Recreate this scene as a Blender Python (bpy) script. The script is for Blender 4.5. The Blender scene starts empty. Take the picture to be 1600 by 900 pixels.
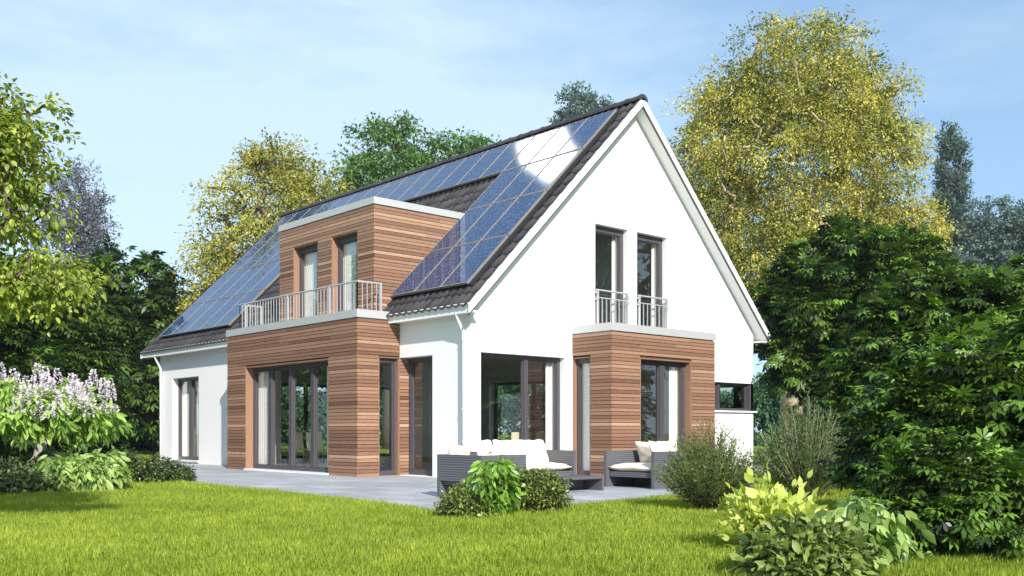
import bpy, math, random
import numpy as np
from mathutils import Vector

random.seed(7)
rng = np.random.default_rng(7)
D = bpy.data
scene = bpy.context.scene
COL = scene.collection
R = math.radians

# ------------------------------------------------------------------ camera
CAM = np.array([-11.712, -14.139, 0.913])
YAW = R(-41.9875)
FPX, HOR = 1544.923, 673.94
FWD = np.array([-math.sin(YAW), math.cos(YAW), 0.0])
RGT = np.array([math.cos(YAW), math.sin(YAW), 0.0])
cam = D.cameras.new('camera')
cam.sensor_width = 36
cam.lens = FPX / 1600 * 36
cam.shift_y = (HOR - 450) / 1600
cam.clip_end = 3000
co = D.objects.new('camera', cam)
COL.objects.link(co)
co.location = CAM
co.rotation_euler = (math.pi / 2, 0, YAW)
scene.camera = co


def spot(px, d, z=0.0):
    """ground point in the direction of column px, d metres ahead"""
    p = CAM + FWD * d + RGT * ((px - 800) / FPX * d)
    return np.array([p[0], p[1], z])


# ------------------------------------------------------------------ materials
def newmat(name):
    m = D.materials.new(name)
    m.use_nodes = True
    nt = m.node_tree
    nt.nodes.clear()
    out = nt.nodes.new('ShaderNodeOutputMaterial')
    return m, nt, out


class NT:
    def __init__(s, nt): s.nt = nt
    def n(s, t, **k):
        nd = s.nt.nodes.new(t)
        for a, b in k.items():
            if a.startswith('i_'):
                nd.inputs[a[2:].replace('_', ' ')].default_value = b
            else:
                setattr(nd, a, b)
        return nd
    def l(s, a, b): s.nt.links.new(a, b)
    def ramp(s, fac, stops):
        r = s.n('ShaderNodeValToRGB')
        e = r.color_ramp.elements
        while len(e) < len(stops): e.new(0.5)
        for i, (p, c) in enumerate(stops):
            e[i].position = p
            e[i].color = (c[0], c[1], c[2], 1)
        s.l(fac, r.inputs[0])
        return r.outputs[0]
    def math(s, op, a, b=None, clamp=False):
        m = s.n('ShaderNodeMath', operation=op, use_clamp=clamp)
        for i, v in enumerate((a, b)):
            if v is None: continue
            if isinstance(v, (int, float)): m.inputs[i].default_value = v
            else: s.l(v, m.inputs[i])
        return m.outputs[0]
    def mix(s, fac, a, b, mode='MIX'):
        m = s.n('ShaderNodeMix', data_type='RGBA', blend_type=mode)
        if isinstance(fac, (int, float)): m.inputs[0].default_value = fac
        else: s.l(fac, m.inputs[0])
        for i, v in ((6, a), (7, b)):
            if isinstance(v, tuple): m.inputs[i].default_value = (v[0], v[1], v[2], 1)
            else: s.l(v, m.inputs[i])
        return m.outputs[2]
    def noise(s, scale, vec=None, detail=3, rough=.55, stretch=None):
        nd = s.n('ShaderNodeTexNoise')
        nd.inputs['Scale'].default_value = scale
        nd.inputs['Detail'].default_value = detail
        nd.inputs['Roughness'].default_value = rough
        if stretch:
            mp = s.n('ShaderNodeMapping')
            mp.inputs['Scale'].default_value = stretch
            s.l(vec if vec is not None else s.pos(), mp.inputs[0])
            s.l(mp.outputs[0], nd.inputs['Vector'])
        else:
            s.l(vec if vec is not None else s.pos(), nd.inputs['Vector'])
        return nd.outputs['Fac']
    def pos(s): return s.n('ShaderNodeNewGeometry').outputs['Position']
    def obj(s): return s.n('ShaderNodeTexCoord').outputs['Object']
    def bump(s, h, strength=.3, dist=.02):
        b = s.n('ShaderNodeBump')
        b.inputs['Strength'].default_value = strength
        b.inputs['Distance'].default_value = dist
        s.l(h, b.inputs['Height'])
        return b.outputs[0]
    def attr(s, name='tone'):
        return s.n('ShaderNodeAttribute', attribute_name=name).outputs['Fac']


def principled(name, col, rough=.5, metal=0, spec=.5, coat=0, noise=None, bumpn=None):
    m, nt, out = newmat(name)
    q = NT(nt)
    p = q.n('ShaderNodeBsdfPrincipled')
    q.l(p.outputs[0], out.inputs[0])
    p.inputs['Roughness'].default_value = rough
    p.inputs['Metallic'].default_value = metal
    p.inputs['Specular IOR Level'].default_value = spec
    p.inputs['Coat Weight'].default_value = coat
    if noise:
        sc, amt = noise
        f = q.noise(sc)
        c = q.mix(f, tuple(x * (1 - amt) for x in col), tuple(min(1, x * (1 + amt)) for x in col))
        q.l(c, p.inputs['Base Color'])
    else:
        p.inputs['Base Color'].default_value = (*col, 1)
    if bumpn:
        q.l(q.bump(q.noise(bumpn[0], detail=4), bumpn[1], bumpn[2]), p.inputs['Normal'])
    return m


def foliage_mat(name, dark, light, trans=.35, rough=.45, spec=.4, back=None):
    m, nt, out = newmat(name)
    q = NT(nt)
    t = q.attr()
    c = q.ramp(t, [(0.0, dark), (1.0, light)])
    p = q.n('ShaderNodeBsdfPrincipled')
    p.inputs['Roughness'].default_value = rough
    p.inputs['Specular IOR Level'].default_value = spec
    q.l(c, p.inputs['Base Color'])
    tr = q.n('ShaderNodeBsdfTranslucent')
    b = back or (1.25, 1.35, .55)
    q.l(q.mix(1.0, c, b, 'MULTIPLY'), tr.inputs['Color'])
    mx = q.n('ShaderNodeMixShader')
    mx.inputs[0].default_value = trans
    q.l(p.outputs[0], mx.inputs[1])
    q.l(tr.outputs[0], mx.inputs[2])
    q.l(mx.outputs[0], out.inputs[0])
    return m


def wood_mat(name, vertical=False, mul=1.0):
    m, nt, out = newmat(name)
    q = NT(nt)
    t = q.attr()
    g = q.noise(9, stretch=(1, 1, 14) if not vertical else (14, 14, 1), detail=5, rough=.65)
    g2 = q.noise(60, stretch=(1, 1, 9) if not vertical else (9, 9, 1), detail=2)
    v = q.math('ADD', q.math('MULTIPLY', t, .62), q.math('MULTIPLY', g, .5))
    v = q.math('ADD', v, q.math('MULTIPLY', q.math('SUBTRACT', g2, .5), .55))
    c = q.ramp(v, [(.12, (.080 * mul, .035 * mul, .021 * mul)), (.5, (.245 * mul, .132 * mul, .083 * mul)),
                   (.74, (.355 * mul, .205 * mul, .132 * mul)), (.97, (.52 * mul, .35 * mul, .24 * mul))])
    k = q.n('ShaderNodeTexVoronoi')
    k.inputs['Scale'].default_value = 3.2
    q.l(q.pos(), k.inputs['Vector'])
    kn = q.math('LESS_THAN', k.outputs['Distance'], .035)
    c = q.mix(kn, c, (.10, .04, .02))
    p = q.n('ShaderNodeBsdfPrincipled')
    p.inputs['Roughness'].default_value = .62
    p.inputs['Specular IOR Level'].default_value = .3
    q.l(c, p.inputs['Base Color'])
    q.l(q.bump(g, .25, .006), p.inputs['Normal'])
    q.l(p.outputs[0], out.inputs[0])
    return m


M = {}
M['wood'] = wood_mat('larch_boards')
M['wood_v'] = wood_mat('larch_reveal', True, .95)
M['wood_back'] = principled('dark_batten', (.035, .018, .010), .9)


def render_mat():
    m, nt, out = newmat('white_render')
    q = NT(nt)
    big = q.noise(.7, detail=4)
    fine = q.noise(140, detail=2)
    c = q.mix(big, (.80, .80, .785), (.86, .86, .85))
    p = q.n('ShaderNodeBsdfPrincipled')
    p.inputs['Roughness'].default_value = .9
    p.inputs['Specular IOR Level'].default_value = .15
    q.l(c, p.inputs['Base Color'])
    q.l(q.bump(fine, .35, .004), p.inputs['Normal'])
    q.l(p.outputs[0], out.inputs[0])
    return m


M['render'] = render_mat()
M['inner'] = principled('inner_plaster', (.62, .61, .58), .9)
M['innerfloor'] = principled('oak_floor', (.20, .12, .07), .35, noise=(3, .3))
M['white'] = principled('white_paint', (.80, .80, .79), .35, noise=(2, .04))
M['alu'] = principled('brushed_aluminium_trim', (.50, .50, .49), .45, .25, noise=(3, .07))
M['rail'] = principled('galvanised_rail', (.50, .51, .52), .35, .35)
M['frame'] = principled('anthracite_window_frame', (.070, .062, .070), .45, noise=(5, .1))
M['dark'] = principled('dark_steel', (.02, .02, .022), .5)
M['curtain'] = principled('white_curtain', (.80, .77, .74), .9)
M['silver'] = principled('panel_frame_silver', (.30, .275, .25), .4, .4)


def tile_mat():
    m, nt, out = newmat('anthracite_pantile')
    q = NT(nt)
    t = q.attr()
    n1 = q.noise(14, detail=5)
    n2 = q.noise(1.1, detail=3)
    v = q.math('ADD', q.math('MULTIPLY', t, .45), q.math('MULTIPLY', n1, .4))
    v = q.math('ADD', v, q.math('MULTIPLY', n2, .25))
    c = q.ramp(v, [(.25, (.024, .020, .021)), (.6, (.046, .039, .041)), (.9, (.075, .064, .064))])
    p = q.n('ShaderNodeBsdfPrincipled')
    p.inputs['Roughness'].default_value = .55
    q.l(c, p.inputs['Base Color'])
    q.l(q.bump(n1, .3, .005), p.inputs['Normal'])
    q.l(p.outputs[0], out.inputs[0])
    return m


M['tile'] = tile_mat()


def panel_mat():
    m, nt, out = newmat('polycrystalline_cells')
    q = NT(nt)
    o = q.obj()
    v = q.n('ShaderNodeTexVoronoi')
    v.inputs['Scale'].default_value = 42
    v.inputs['Randomness'].default_value = 1
    q.l(q.pos(), v.inputs['Vector'])
    sep = q.n('ShaderNodeSeparateColor')
    q.l(v.outputs['Color'], sep.inputs[0])
    f = sep.outputs[0]
    c = q.ramp(f, [(0, (.007, .022, .060)), (.5, (.012, .038, .105)), (.85, (.028, .068, .17)), (1, (.10, .17, .32))])
    # cell gaps and bus bars from local coordinates
    s = q.n('ShaderNodeSeparateXYZ')
    q.l(o, s.inputs[0])
    def line(sock, pitch, w):
        a = q.math('FRACT', q.math('DIVIDE', sock, pitch))
        return q.math('LESS_THAN', a, w / pitch)
    g = q.math('MAXIMUM', line(s.outputs[1], .131, .006), line(s.outputs[0], .138, .006))
    c = q.mix(q.math('MULTIPLY', g, .5), c, (.12, .15, .22))
    t = q.attr()
    p = q.n('ShaderNodeBsdfPrincipled')
    p.inputs['Roughness'].default_value = .05
    p.inputs['IOR'].default_value = 1.42
    q.l(c, p.inputs['Base Color'])
    q.l(p.outputs[0], out.inputs[0])
    return m


M['panel'] = panel_mat()


def glass_mat(name, base=.085, tint=(.96, .97, .965)):
    m, nt, out = newmat(name)
    q = NT(nt)
    lw = q.n('ShaderNodeLayerWeight')
    f5 = q.math('POWER', lw.outputs['Facing'], 4.5)
    gl = q.n('ShaderNodeBsdfGlossy')
    gl.inputs['Roughness'].default_value = 0.0
    gl.inputs['Color'].default_value = (.95, .97, .97, 1)
    tr = q.n('ShaderNodeBsdfTransparent')
    tr.inputs[0].default_value = (*tint, 1)
    mx = q.n('ShaderNodeMixShader')
    q.l(q.math('ADD', q.math('MULTIPLY', f5, .9), base, True), mx.inputs[0])
    q.l(tr.outputs[0], mx.inputs[1])
    q.l(gl.outputs[0], mx.inputs[2])
    q.l(mx.outputs[0], out.inputs[0])
    return m


M['glass'] = glass_mat('window_glass')


def patio_mat():
    m, nt, out = newmat('grey_stone_slabs')
    q = NT(nt)
    ps = q.pos()
    s = q.n('ShaderNodeSeparateXYZ')
    q.l(ps, s.inputs[0])
    def cell(sock, pitch): return q.math('FLOOR', q.math('DIVIDE', sock, pitch))
    def line(sock, pitch, w):
        a = q.math('FRACT', q.math('DIVIDE', sock, pitch))
        return q.math('LESS_THAN', a, w / pitch)
    cb = q.n('ShaderNodeCombineXYZ')
    q.l(cell(s.outputs[0], .6), cb.inputs[0])
    q.l(cell(s.outputs[1], .9), cb.inputs[1])
    wn = q.n('ShaderNodeTexWhiteNoise')
    q.l(cb.outputs[0], wn.inputs[0])
    n1 = q.noise(2.2, stretch=(3.5, 1, 1), detail=6, rough=.7)
    n2 = q.noise(.35, detail=3)
    n3 = q.noise(70, detail=2)
    v = q.math('ADD', q.math('MULTIPLY', wn.outputs['Value'], .22), q.math('MULTIPLY', n1, .55))
    v = q.math('ADD', v, q.math('MULTIPLY', n2, .25))
    v = q.math('ADD', v, q.math('MULTIPLY', n3, .12))
    c = q.ramp(v, [(.3, (.23, .232, .242)), (.55, (.35, .355, .368)), (.8, (.49, .495, .51))])
    g = q.math('MAXIMUM', line(s.outputs[0], .6, .014), line(s.outputs[1], .9, .014))
    c = q.mix(g, c, (.10, .10, .11))
    p = q.n('ShaderNodeBsdfPrincipled')
    p.inputs['Roughness'].default_value = .7
    q.l(c, p.inputs['Base Color'])
    q.l(q.bump(q.math('SUBTRACT', n1, g), .3, .006), p.inputs['Normal'])
    q.l(p.outputs[0], out.inputs[0])
    return m


M['patio'] = patio_mat()


def lawn_mat():
    m, nt, out = newmat('lawn_soil_and_turf')
    q = NT(nt)
    n1 = q.noise(35, detail=5, rough=.7)
    n2 = q.noise(.5, detail=3)
    v = q.math('ADD', q.math('MULTIPLY', n1, .7), q.math('MULTIPLY', n2, .3))
    c = q.ramp(v, [(.3, (.08, .12, .012)), (.55, (.20, .28, .03)), (.8, (.32, .40, .055))])
    p = q.n('ShaderNodeBsdfPrincipled')
    p.inputs['Roughness'].default_value = .8
    p.inputs['Specular IOR Level'].default_value = .2
    q.l(c, p.inputs['Base Color'])
    q.l(q.bump(n1, .8, .03), p.inputs['Normal'])
    q.l(p.outputs[0], out.inputs[0])
    return m


M['lawn'] = lawn_mat()
M['grass'] = foliage_mat('grass_blade', (.14, .215, .017), (.52, .61, .085), .42, .5, .25, back=(1.15, 1.2, .5))


def wicker_mat():
    m, nt, out = newmat('grey_wicker')
    q = NT(nt)
    s = q.n('ShaderNodeSeparateXYZ')
    q.l(q.pos(), s.inputs[0])
    ph = q.math('FRACT', q.math('DIVIDE', s.outputs[2], .032))
    tri = q.math('ABSOLUTE', q.math('SUBTRACT', ph, .5))
    sx = q.math('ADD', s.outputs[0], s.outputs[1])
    ph2 = q.math('ABSOLUTE', q.math('SUBTRACT', q.math('FRACT', q.math('DIVIDE', sx, .02)), .5))
    h = q.math('ADD', q.math('MULTIPLY', tri, 1.6), q.math('MULTIPLY', ph2, .3))
    c = q.ramp(h, [(.05, (.042, .042, .050)), (.30, (.095, .095, .110)), (.9, (.13, .13, .148))])
    p = q.n('ShaderNodeBsdfPrincipled')
    p.inputs['Roughness'].default_value = .5
    q.l(c, p.inputs['Base Color'])
    q.l(q.bump(h, .5, .006), p.inputs['Normal'])
    q.l(p.outputs[0], out.inputs[0])
    return m


M['wicker'] = wicker_mat()
M['cushion'] = principled('cream_cushion_cloth', (.80, .68, .55), .9, spec=.1, noise=(4, .05), bumpn=(3.2, .5, .05))
M['bark'] = principled('grey_brown_bark', (.12, .085, .06), .9, noise=(9, .5), bumpn=(18, .8, .02))
M['bark_dark'] = principled('dark_bark', (.045, .033, .026), .9, noise=(9, .5), bumpn=(18, .8, .02))
M['bark_pale'] = principled('pale_birch_bark', (.42, .33, .22), .85, noise=(7, .5), bumpn=(14, .6, .02))
M['bark_lilac'] = principled('pale_grey_bark', (.30, .27, .23), .85, noise=(9, .35), bumpn=(16, .6, .01))
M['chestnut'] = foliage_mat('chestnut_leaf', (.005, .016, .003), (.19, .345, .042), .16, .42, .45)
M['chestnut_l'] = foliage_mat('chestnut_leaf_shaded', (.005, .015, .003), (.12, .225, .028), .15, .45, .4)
M['birch'] = foliage_mat('golden_birch_leaf', (.075, .12, .012), (.75, .68, .16), .36, .5, .3, back=(1.2, 1.1, .4))
M['neargold'] = foliage_mat('fresh_green_leaf', (.06, .11, .010), (.60, .66, .13), .40, .4, .4)
M['ash'] = foliage_mat('mid_green_leaf', (.045, .11, .025), (.22, .38, .10), .3, .5, .3)
M['hazed_green'] = foliage_mat('hazed_green_leaf', (.05, .085, .075), (.20, .28, .23), .25, .6, .2, back=(1, 1.1, .9))  # blue of distance haze is mixed into this leaf colour
M['hazed_violet'] = foliage_mat('hazed_violet_leaf', (.09, .10, .125), (.27, .29, .33), .25, .6, .2, back=(1, 1, 1))  # greyed violet leaf, far haze put into the colour
M['hedge'] = foliage_mat('hedge_leaf', (.04, .10, .05), (.10, .22, .10), .3, .5, .3)
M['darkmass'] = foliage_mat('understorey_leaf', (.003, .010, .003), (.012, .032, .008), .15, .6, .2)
M['box'] = foliage_mat('boxwood_leaf', (.012, .028, .005), (.32, .39, .085), .2, .38, .5)
M['boxdark'] = foliage_mat('dark_boxwood_leaf', (.008, .020, .005), (.16, .23, .06), .2, .38, .5)
M['droop'] = foliage_mat('drooping_green_leaf', (.05, .14, .012), (.34, .55, .07), .35, .38, .5)
M['paleleaf'] = foliage_mat('pale_green_leaf', (.08, .16, .02), (.50, .64, .20), .35, .4, .5)
M['rosemary'] = foliage_mat('needle_leaf', (.035, .065, .012), (.24, .32, .09), .25, .5, .3)
M['feather'] = foliage_mat('feathery_leaf', (.030, .060, .018), (.20, .28, .11), .25, .5, .3)
M['gold'] = foliage_mat('golden_leaf', (.24, .34, .03), (.84, .88, .27), .42, .4, .4, back=(1.1, 1.1, .6))
M['laurel'] = foliage_mat('laurel_leaf', (.03, .06, .010), (.30, .39, .09), .25, .42, .3)
M['lilacleaf'] = foliage_mat('lilac_leaf', (.10, .22, .025), (.52, .70, .18), .35, .4, .4)
M['blossom'] = foliage_mat('pink_blossom', (.80, .62, .76), (.97, .90, .94), .3, .7, .1, back=(1, 1, 1))
M['stem'] = principled('green_stem', (.10, .12, .05), .7)
M['straw'] = principled('dry_stem', (.40, .36, .22), .8)
M['stone'] = principled('reddish_stone', (.42, .20, .13), .8, noise=(6, .3), bumpn=(8, .6, .03))
M['tabletop'] = principled('white_laminate', (.8, .8, .78), .3)
M['seat'] = principled('ivory_shell', (.85, .78, .55), .4)
M['beech'] = principled('beech_leg', (.62, .44, .22), .5)

# ------------------------------------------------------------------ object helpers


def tag(o, label=None, cat=None, group=None, kind=None):
    if label: o['label'] = label
    if cat: o['category'] = cat
    if group: o['group'] = group
    if kind: o['kind'] = kind
    return o


def empty(name, loc, label=None, cat=None, group=None):
    o = D.objects.new(name, None)
    o.location = [float(v) for v in loc]
    o.empty_display_size = .1
    COL.objects.link(o)
    return tag(o, label, cat, group)


def wloc(o):
    p = Vector((0, 0, 0))
    while o is not None:
        p += o.location
        o = o.parent
    return p


class MB:
    def __init__(s): s.v = []; s.f = []; s.t = []
    def quad(s, a, b, c, d, tone=.5):
        n = len(s.v); s.v += [a, b, c, d]; s.f.append((n, n + 1, n + 2, n + 3)); s.t.append(tone)
    def poly(s, pts, tone=.5):
        n = len(s.v); s.v += list(pts); s.f.append(tuple(range(n, n + len(pts)))); s.t.append(tone)
    def box(s, x0, x1, y0, y1, z0, z1, tone=.5):
        if x0 > x1: x0, x1 = x1, x0
        if y0 > y1: y0, y1 = y1, y0
        n = len(s.v)
        s.v += [(x0, y0, z0), (x1, y0, z0), (x1, y1, z0), (x0, y1, z0), (x0, y0, z1), (x1, y0, z1), (x1, y1, z1), (x0, y1, z1)]
        for q in ((0, 3, 2, 1), (4, 5, 6, 7), (0, 1, 5, 4), (1, 2, 6, 5), (2, 3, 7, 6), (3, 0, 4, 7)):
            s.f.append(tuple(n + i for i in q)); s.t.append(tone)
    def prism(s, pts, axis, a, b, tone=.5):
        """pts: 2-D outline in the plane normal to axis; extruded a..b"""
        def mk(p, w):
            if axis == 'y': return (p[0], w, p[1])
            if axis == 'x': return (w, p[0], p[1])
            return (p[0], p[1], w)
        n = len(s.v); k = len(pts)
        s.v += [mk(p, a) for p in pts] + [mk(p, b) for p in pts]
        s.f.append(tuple(n + i for i in range(k))); s.t.append(tone)
        s.f.append(tuple(n + k + i for i in reversed(range(k)))); s.t.append(tone)
        for i in range(k):
            j = (i + 1) % k
            s.f.append((n + i, n + k + i, n + k + j, n + j)); s.t.append(tone)
    def tube(s, pts, rad, seg=6, tone=.5, cap=True):
        pts = [np.array(p, float) for p in pts]
        k = len(pts)
        rr = rad if hasattr(rad, '__len__') else [rad] * k
        n = len(s.v)
        for i, p in enumerate(pts):
            d = pts[min(i + 1, k - 1)] - pts[max(i - 1, 0)]
            d = d / (np.linalg.norm(d) + 1e-9)
            up = np.array([0, 0, 1.]) if abs(d[2]) < .9 else np.array([1., 0, 0])
            a = np.cross(d, up); a /= np.linalg.norm(a)
            b = np.cross(d, a)
            for j in range(seg):
                th = 2 * math.pi * j / seg
                s.v.append(tuple(p + (a * math.cos(th) + b * math.sin(th)) * rr[i]))
        for i in range(k - 1):
            for j in range(seg):
                j2 = (j + 1) % seg
                s.f.append((n + i * seg + j, n + i * seg + j2, n + (i + 1) * seg + j2, n + (i + 1) * seg + j)); s.t.append(tone)
        if cap:
            s.f.append(tuple(n + j for j in reversed(range(seg)))); s.t.append(tone)
            s.f.append(tuple(n + (k - 1) * seg + j for j in range(seg))); s.t.append(tone)
    def build(s, name, mat, parent=None, smooth=False, loc=None):
        me = D.meshes.new(name)
        off = wloc(parent) if parent is not None else Vector((0, 0, 0))
        if loc is not None: off = Vector([float(v) for v in loc])
        vs = [(v[0] - off[0], v[1] - off[1], v[2] - off[2]) for v in s.v]
        me.from_pydata(vs, [], s.f)
        at = me.attributes.new('tone', 'FLOAT', 'FACE')
        at.data.foreach_set('value', s.t)
        if smooth: me.polygons.foreach_set('use_smooth', [True] * len(s.f))
        me.materials.append(mat)
        o = D.objects.new(name, me)
        COL.objects.link(o)
        if parent is not None: o.parent = parent
        if loc is not None and parent is None: o.location = off
        return o


def np_mesh(name, verts, faces, tone, mat, parent=None, loc=None):
    """verts (N,3), faces (F,k) all the same size, tone per face"""
    me = D.meshes.new(name)
    off = wloc(parent) if parent is not None else Vector((0, 0, 0))
    if loc is not None: off = Vector([float(v) for v in loc])
    v = (verts - np.array(off)).astype(np.float32)
    F, k = faces.shape
    me.vertices.add(len(v)); me.vertices.foreach_set('co', v.ravel())
    me.loops.add(F * k); me.loops.foreach_set('vertex_index', faces.astype(np.int32).ravel())
    me.polygons.add(F)
    me.polygons.foreach_set('loop_start', np.arange(0, F * k, k, dtype=np.int32))
    me.update(calc_edges=True)
    at = me.attributes.new('tone', 'FLOAT', 'FACE')
    at.data.foreach_set('value', np.clip(tone, 0, 1).astype(np.float32))
    me.materials.append(mat)
    o = D.objects.new(name, me)
    COL.objects.link(o)
    if parent is not None: o.parent = parent
    elif loc is not None: o.location = off
    return o


# ------------------------------------------------------------------ foliage engine
def norm(a): return a / (np.linalg.norm(a, axis=-1, keepdims=True) + 1e-9)


def template(kind):
    """leaf templates: x across, y along, z normal; unit length"""
    if kind == 'leaf':      # folded rhombus
        v = [(0, 0, 0), (.26, .45, .07), (0, 1, -.06), (-.26, .45, .07)]
        return np.array(v, float), np.array([[0, 1, 2, 3]])
    if kind == 'broad':
        v = [(0, 0, 0), (.27, .22, .06), (.33, .55, .06), (0, 1, -.12), (0, .5, 0), (-.33, .55, .06), (-.27, .22, .06)]
        return np.array(v, float), np.array([[0, 1, 2, 4], [4, 2, 3, 3], [0, 4, 5, 6], [4, 3, 5, 5]])
    if kind == 'lance':
        v = [(0, 0, 0), (.12, .4, .03), (0, 1, -.08), (-.12, .4, .03)]
        return np.array(v, float), np.array([[0, 1, 2, 3]])
    if kind == 'blade':
        v = [(.04, 0, 0), (.035, .5, .02), (0, 1, .14), (-.04, 0, 0)]
        return np.array(v, float), np.array([[0, 1, 2, 3]])
    if kind == 'palm':
        V = []; F = []
        for i, (a, L) in enumerate(((-105, .62), (-62, .85), (-22, 1), (20, 1), (62, .85), (104, .62))):
            t = R(a); d = np.array([math.sin(t), math.cos(t), 0]); e = np.array([math.cos(t), -math.sin(t), 0])
            b = len(V)
            V += [d * .04, d * .62 * L + e * .17 * L + [0, 0, .02], d * L + [0, 0, -.20], d * .62 * L - e * .17 * L + [0, 0, .02]]
            F.append([b, b + 1, b + 2, b + 3])
        V = np.array(V); V[:, 1] += .25
        return V * .62, np.array(F)


def leaves(pos, axis, normal, size, tone, kind='leaf'):
    """place one template leaf per row"""
    tv, tf = template('leaf' if kind == 'oval' else kind)
    if kind in ('broad', 'oval'):
        wv = .62 if kind == 'oval' else 1
        tv = np.array([(0, 0, 0), (-.22, .24, .05), (0, .26, 0), (.22, .24, .05), (-.25, .58, .04), (0, .60, -.02), (.25, .58, .04), (0, 1, -.14)], float)
        tv = tv * np.array([wv, 1, 1])
        tf = np.array([[0, 3, 2, 1], [1, 2, 5, 4], [2, 3, 6, 5], [4, 5, 6, 7]])
    y = norm(axis)
    z = norm(normal - y * np.sum(normal * y, axis=1, keepdims=True))
    x = np.cross(y, z)
    P = (pos[:, None, :] + size[:, None, None] * (tv[None, :, 0:1] * x[:, None, :] + tv[None, :, 1:2] * y[:, None, :] + tv[None, :, 2:3] * z[:, None, :]))
    n, k = len(pos), len(tv)
    F = (tf[None, :, :] + (np.arange(n) * k)[:, None, None]).reshape(-1, tf.shape[1])
    T = np.repeat(tone, len(tf))
    return P.reshape(-1, 3), F, T


def rand_dirs(n):
    return norm(rng.normal(size=(n, 3)))


def clumps_in(blobs, n, shell=.45):
    """clump centres inside a union of ellipsoids, more towards the surface"""
    w = np.array([b[3] * b[4] * b[5] for b in blobs]) ** .67
    idx = rng.choice(len(blobs), n, p=w / w.sum())
    B = np.array(blobs)[idx]
    d = rand_dirs(n)
    r = (shell + (1 - shell) * rng.random(n) ** .6)[:, None]
    r[: n // 4] = (rng.random((n // 4, 1))) ** .5 * .75
    return B[:, :3] + d * r * B[:, 3:6]


def skeleton(base, trunk, centres, r0, mat, parent, name='trunk', rmin=.012, maxn=260, wig=.12, power=2.2):
    """trunk polyline then limbs grown greedily to clump centres; radii by pipe model"""
    nodes = [np.array(p, float) for p in trunk]
    par = [-1] + list(range(len(trunk) - 1))
    ntr = len(nodes)
    top = nodes[-1]
    ctr = centres
    if len(ctr) > maxn: ctr = ctr[rng.choice(len(ctr), maxn, replace=False)]
    fork = nodes[max(1, ntr // 2)]
    order = np.argsort(np.linalg.norm(ctr - fork, axis=1))
    for i in order:
        c = ctr[i]
        A = np.array(nodes)
        d = np.linalg.norm(A - c, axis=1) + .6 * np.maximum(0, A[:, 2] - c[2])
        d[0] += 99
        j = int(np.argmin(d))
        L = np.linalg.norm(c - A[j])
        mid = (A[j] + c) / 2 + rng.normal(size=3) * wig * L + np.array([0, 0, -.06 * L])
        nodes.append(mid); par.append(j)
        nodes.append(c); par.append(len(nodes) - 2)
    N = len(nodes)
    rad = np.zeros(N)
    child = [[] for _ in range(N)]
    for i in range(N):
        if par[i] >= 0: child[par[i]].append(i)
    acc = np.zeros(N)
    for i in range(N - 1, -1, -1):
        if not child[i] and i >= ntr: acc[i] = 1
        if par[i] >= 0 and i >= ntr: acc[par[i]] += acc[i]
    for i in range(ntr - 1, 0, -1): acc[i - 1] += acc[i]
    tot = max(acc[0], 1)
    rad = np.maximum(rmin, r0 * (np.maximum(acc, .3) / tot) ** (1 / power))
    mb = MB()
    mb.tube(nodes[:ntr], [rad[i] * (1.35 if i == 0 else 1) for i in range(ntr)], 8)
    for i in range(ntr, N):
        p = par[i]
        mb.tube([nodes[p], nodes[i]], [min(rad[p], rad[i] * 1.3), rad[i]], 5 if rad[i] > .03 else 3, cap=False)
    return mb.build(name, mat, parent, smooth=True)


def crown(centres, rc, nper, size, kind, up=.6, droop=.3, flat=.7, spread=.35, tone_sd=.18, tone0=.45, twig=True, out=.5, core=None, ctone=.16):
    """leaves set along short twigs round every clump centre"""
    n = len(centres)
    core = centres.mean(axis=0) if core is None else np.array(core)
    tw = max(3, nper // 9)
    C = np.repeat(centres, tw, axis=0)
    rcs = rc * (0.7 + .6 * rng.random(n))
    rcr = np.repeat(rcs, tw)
    d = norm(rand_dirs(n * tw) * np.array([1, 1, flat]) + out * norm(C - core))
    ct = np.repeat(rng.normal(0, ctone, n), tw)
    k = max(1, nper // tw)
    C2 = np.repeat(C, k, axis=0); d2 = np.repeat(d, k, axis=0); r2 = np.repeat(rcr, k); ct2 = np.repeat(ct, k)
    m = len(C2)
    t = (.15 + .9 * rng.random(m))
    p = C2 + d2 * (t * r2)[:, None]
    p[:, 2] -= droop * r2 * t ** 2
    side = rand_dirs(m)
    ax = norm(d2 * .7 + side * .75 + np.array([0, 0, -droop * 1.2]))
    p = p + side * (size * spread)
    nrm = norm(np.array([0, 0, 1.]) * up + rand_dirs(m) * (1 - up) + .25 * d2)
    sz = size * (.6 + .65 * rng.random(m))
    tone = tone0 + ct2 + rng.normal(0, tone_sd, m)
    return p, ax, nrm, sz, tone, kind


def tree(name, label, cat, base, blobs, trunk, r0, bark, leafmat, ncl, rc, nper, size, kind='leaf', group=None, shell=.45, partname='crown', maxn=260, rmin=.012, zmin=.05, **kw):
    """blobs and trunk are relative to base"""
    o = empty(name, base, label, cat, group)
    b = np.array(base, float)
    B = [(x + b[0], y + b[1], z + b[2], rx, ry, rz) for x, y, z, rx, ry, rz in blobs]
    c = clumps_in(B, ncl, shell)
    c[:, 2] = np.maximum(c[:, 2], b[2] + zmin)
    skeleton(base, [b + np.array(p) for p in trunk], c, r0, bark, o, maxn=maxn, rmin=rmin)
    p, ax, nr, sz, tone, kd = crown(c, rc, nper, size, kind, **kw)
    ok = p[:, 2] > .02
    V, F, T = leaves(p[ok], ax[ok], nr[ok], sz[ok], tone[ok], kd)
    np_mesh(partname, V, F, T, leafmat, o)
    return o


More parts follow.
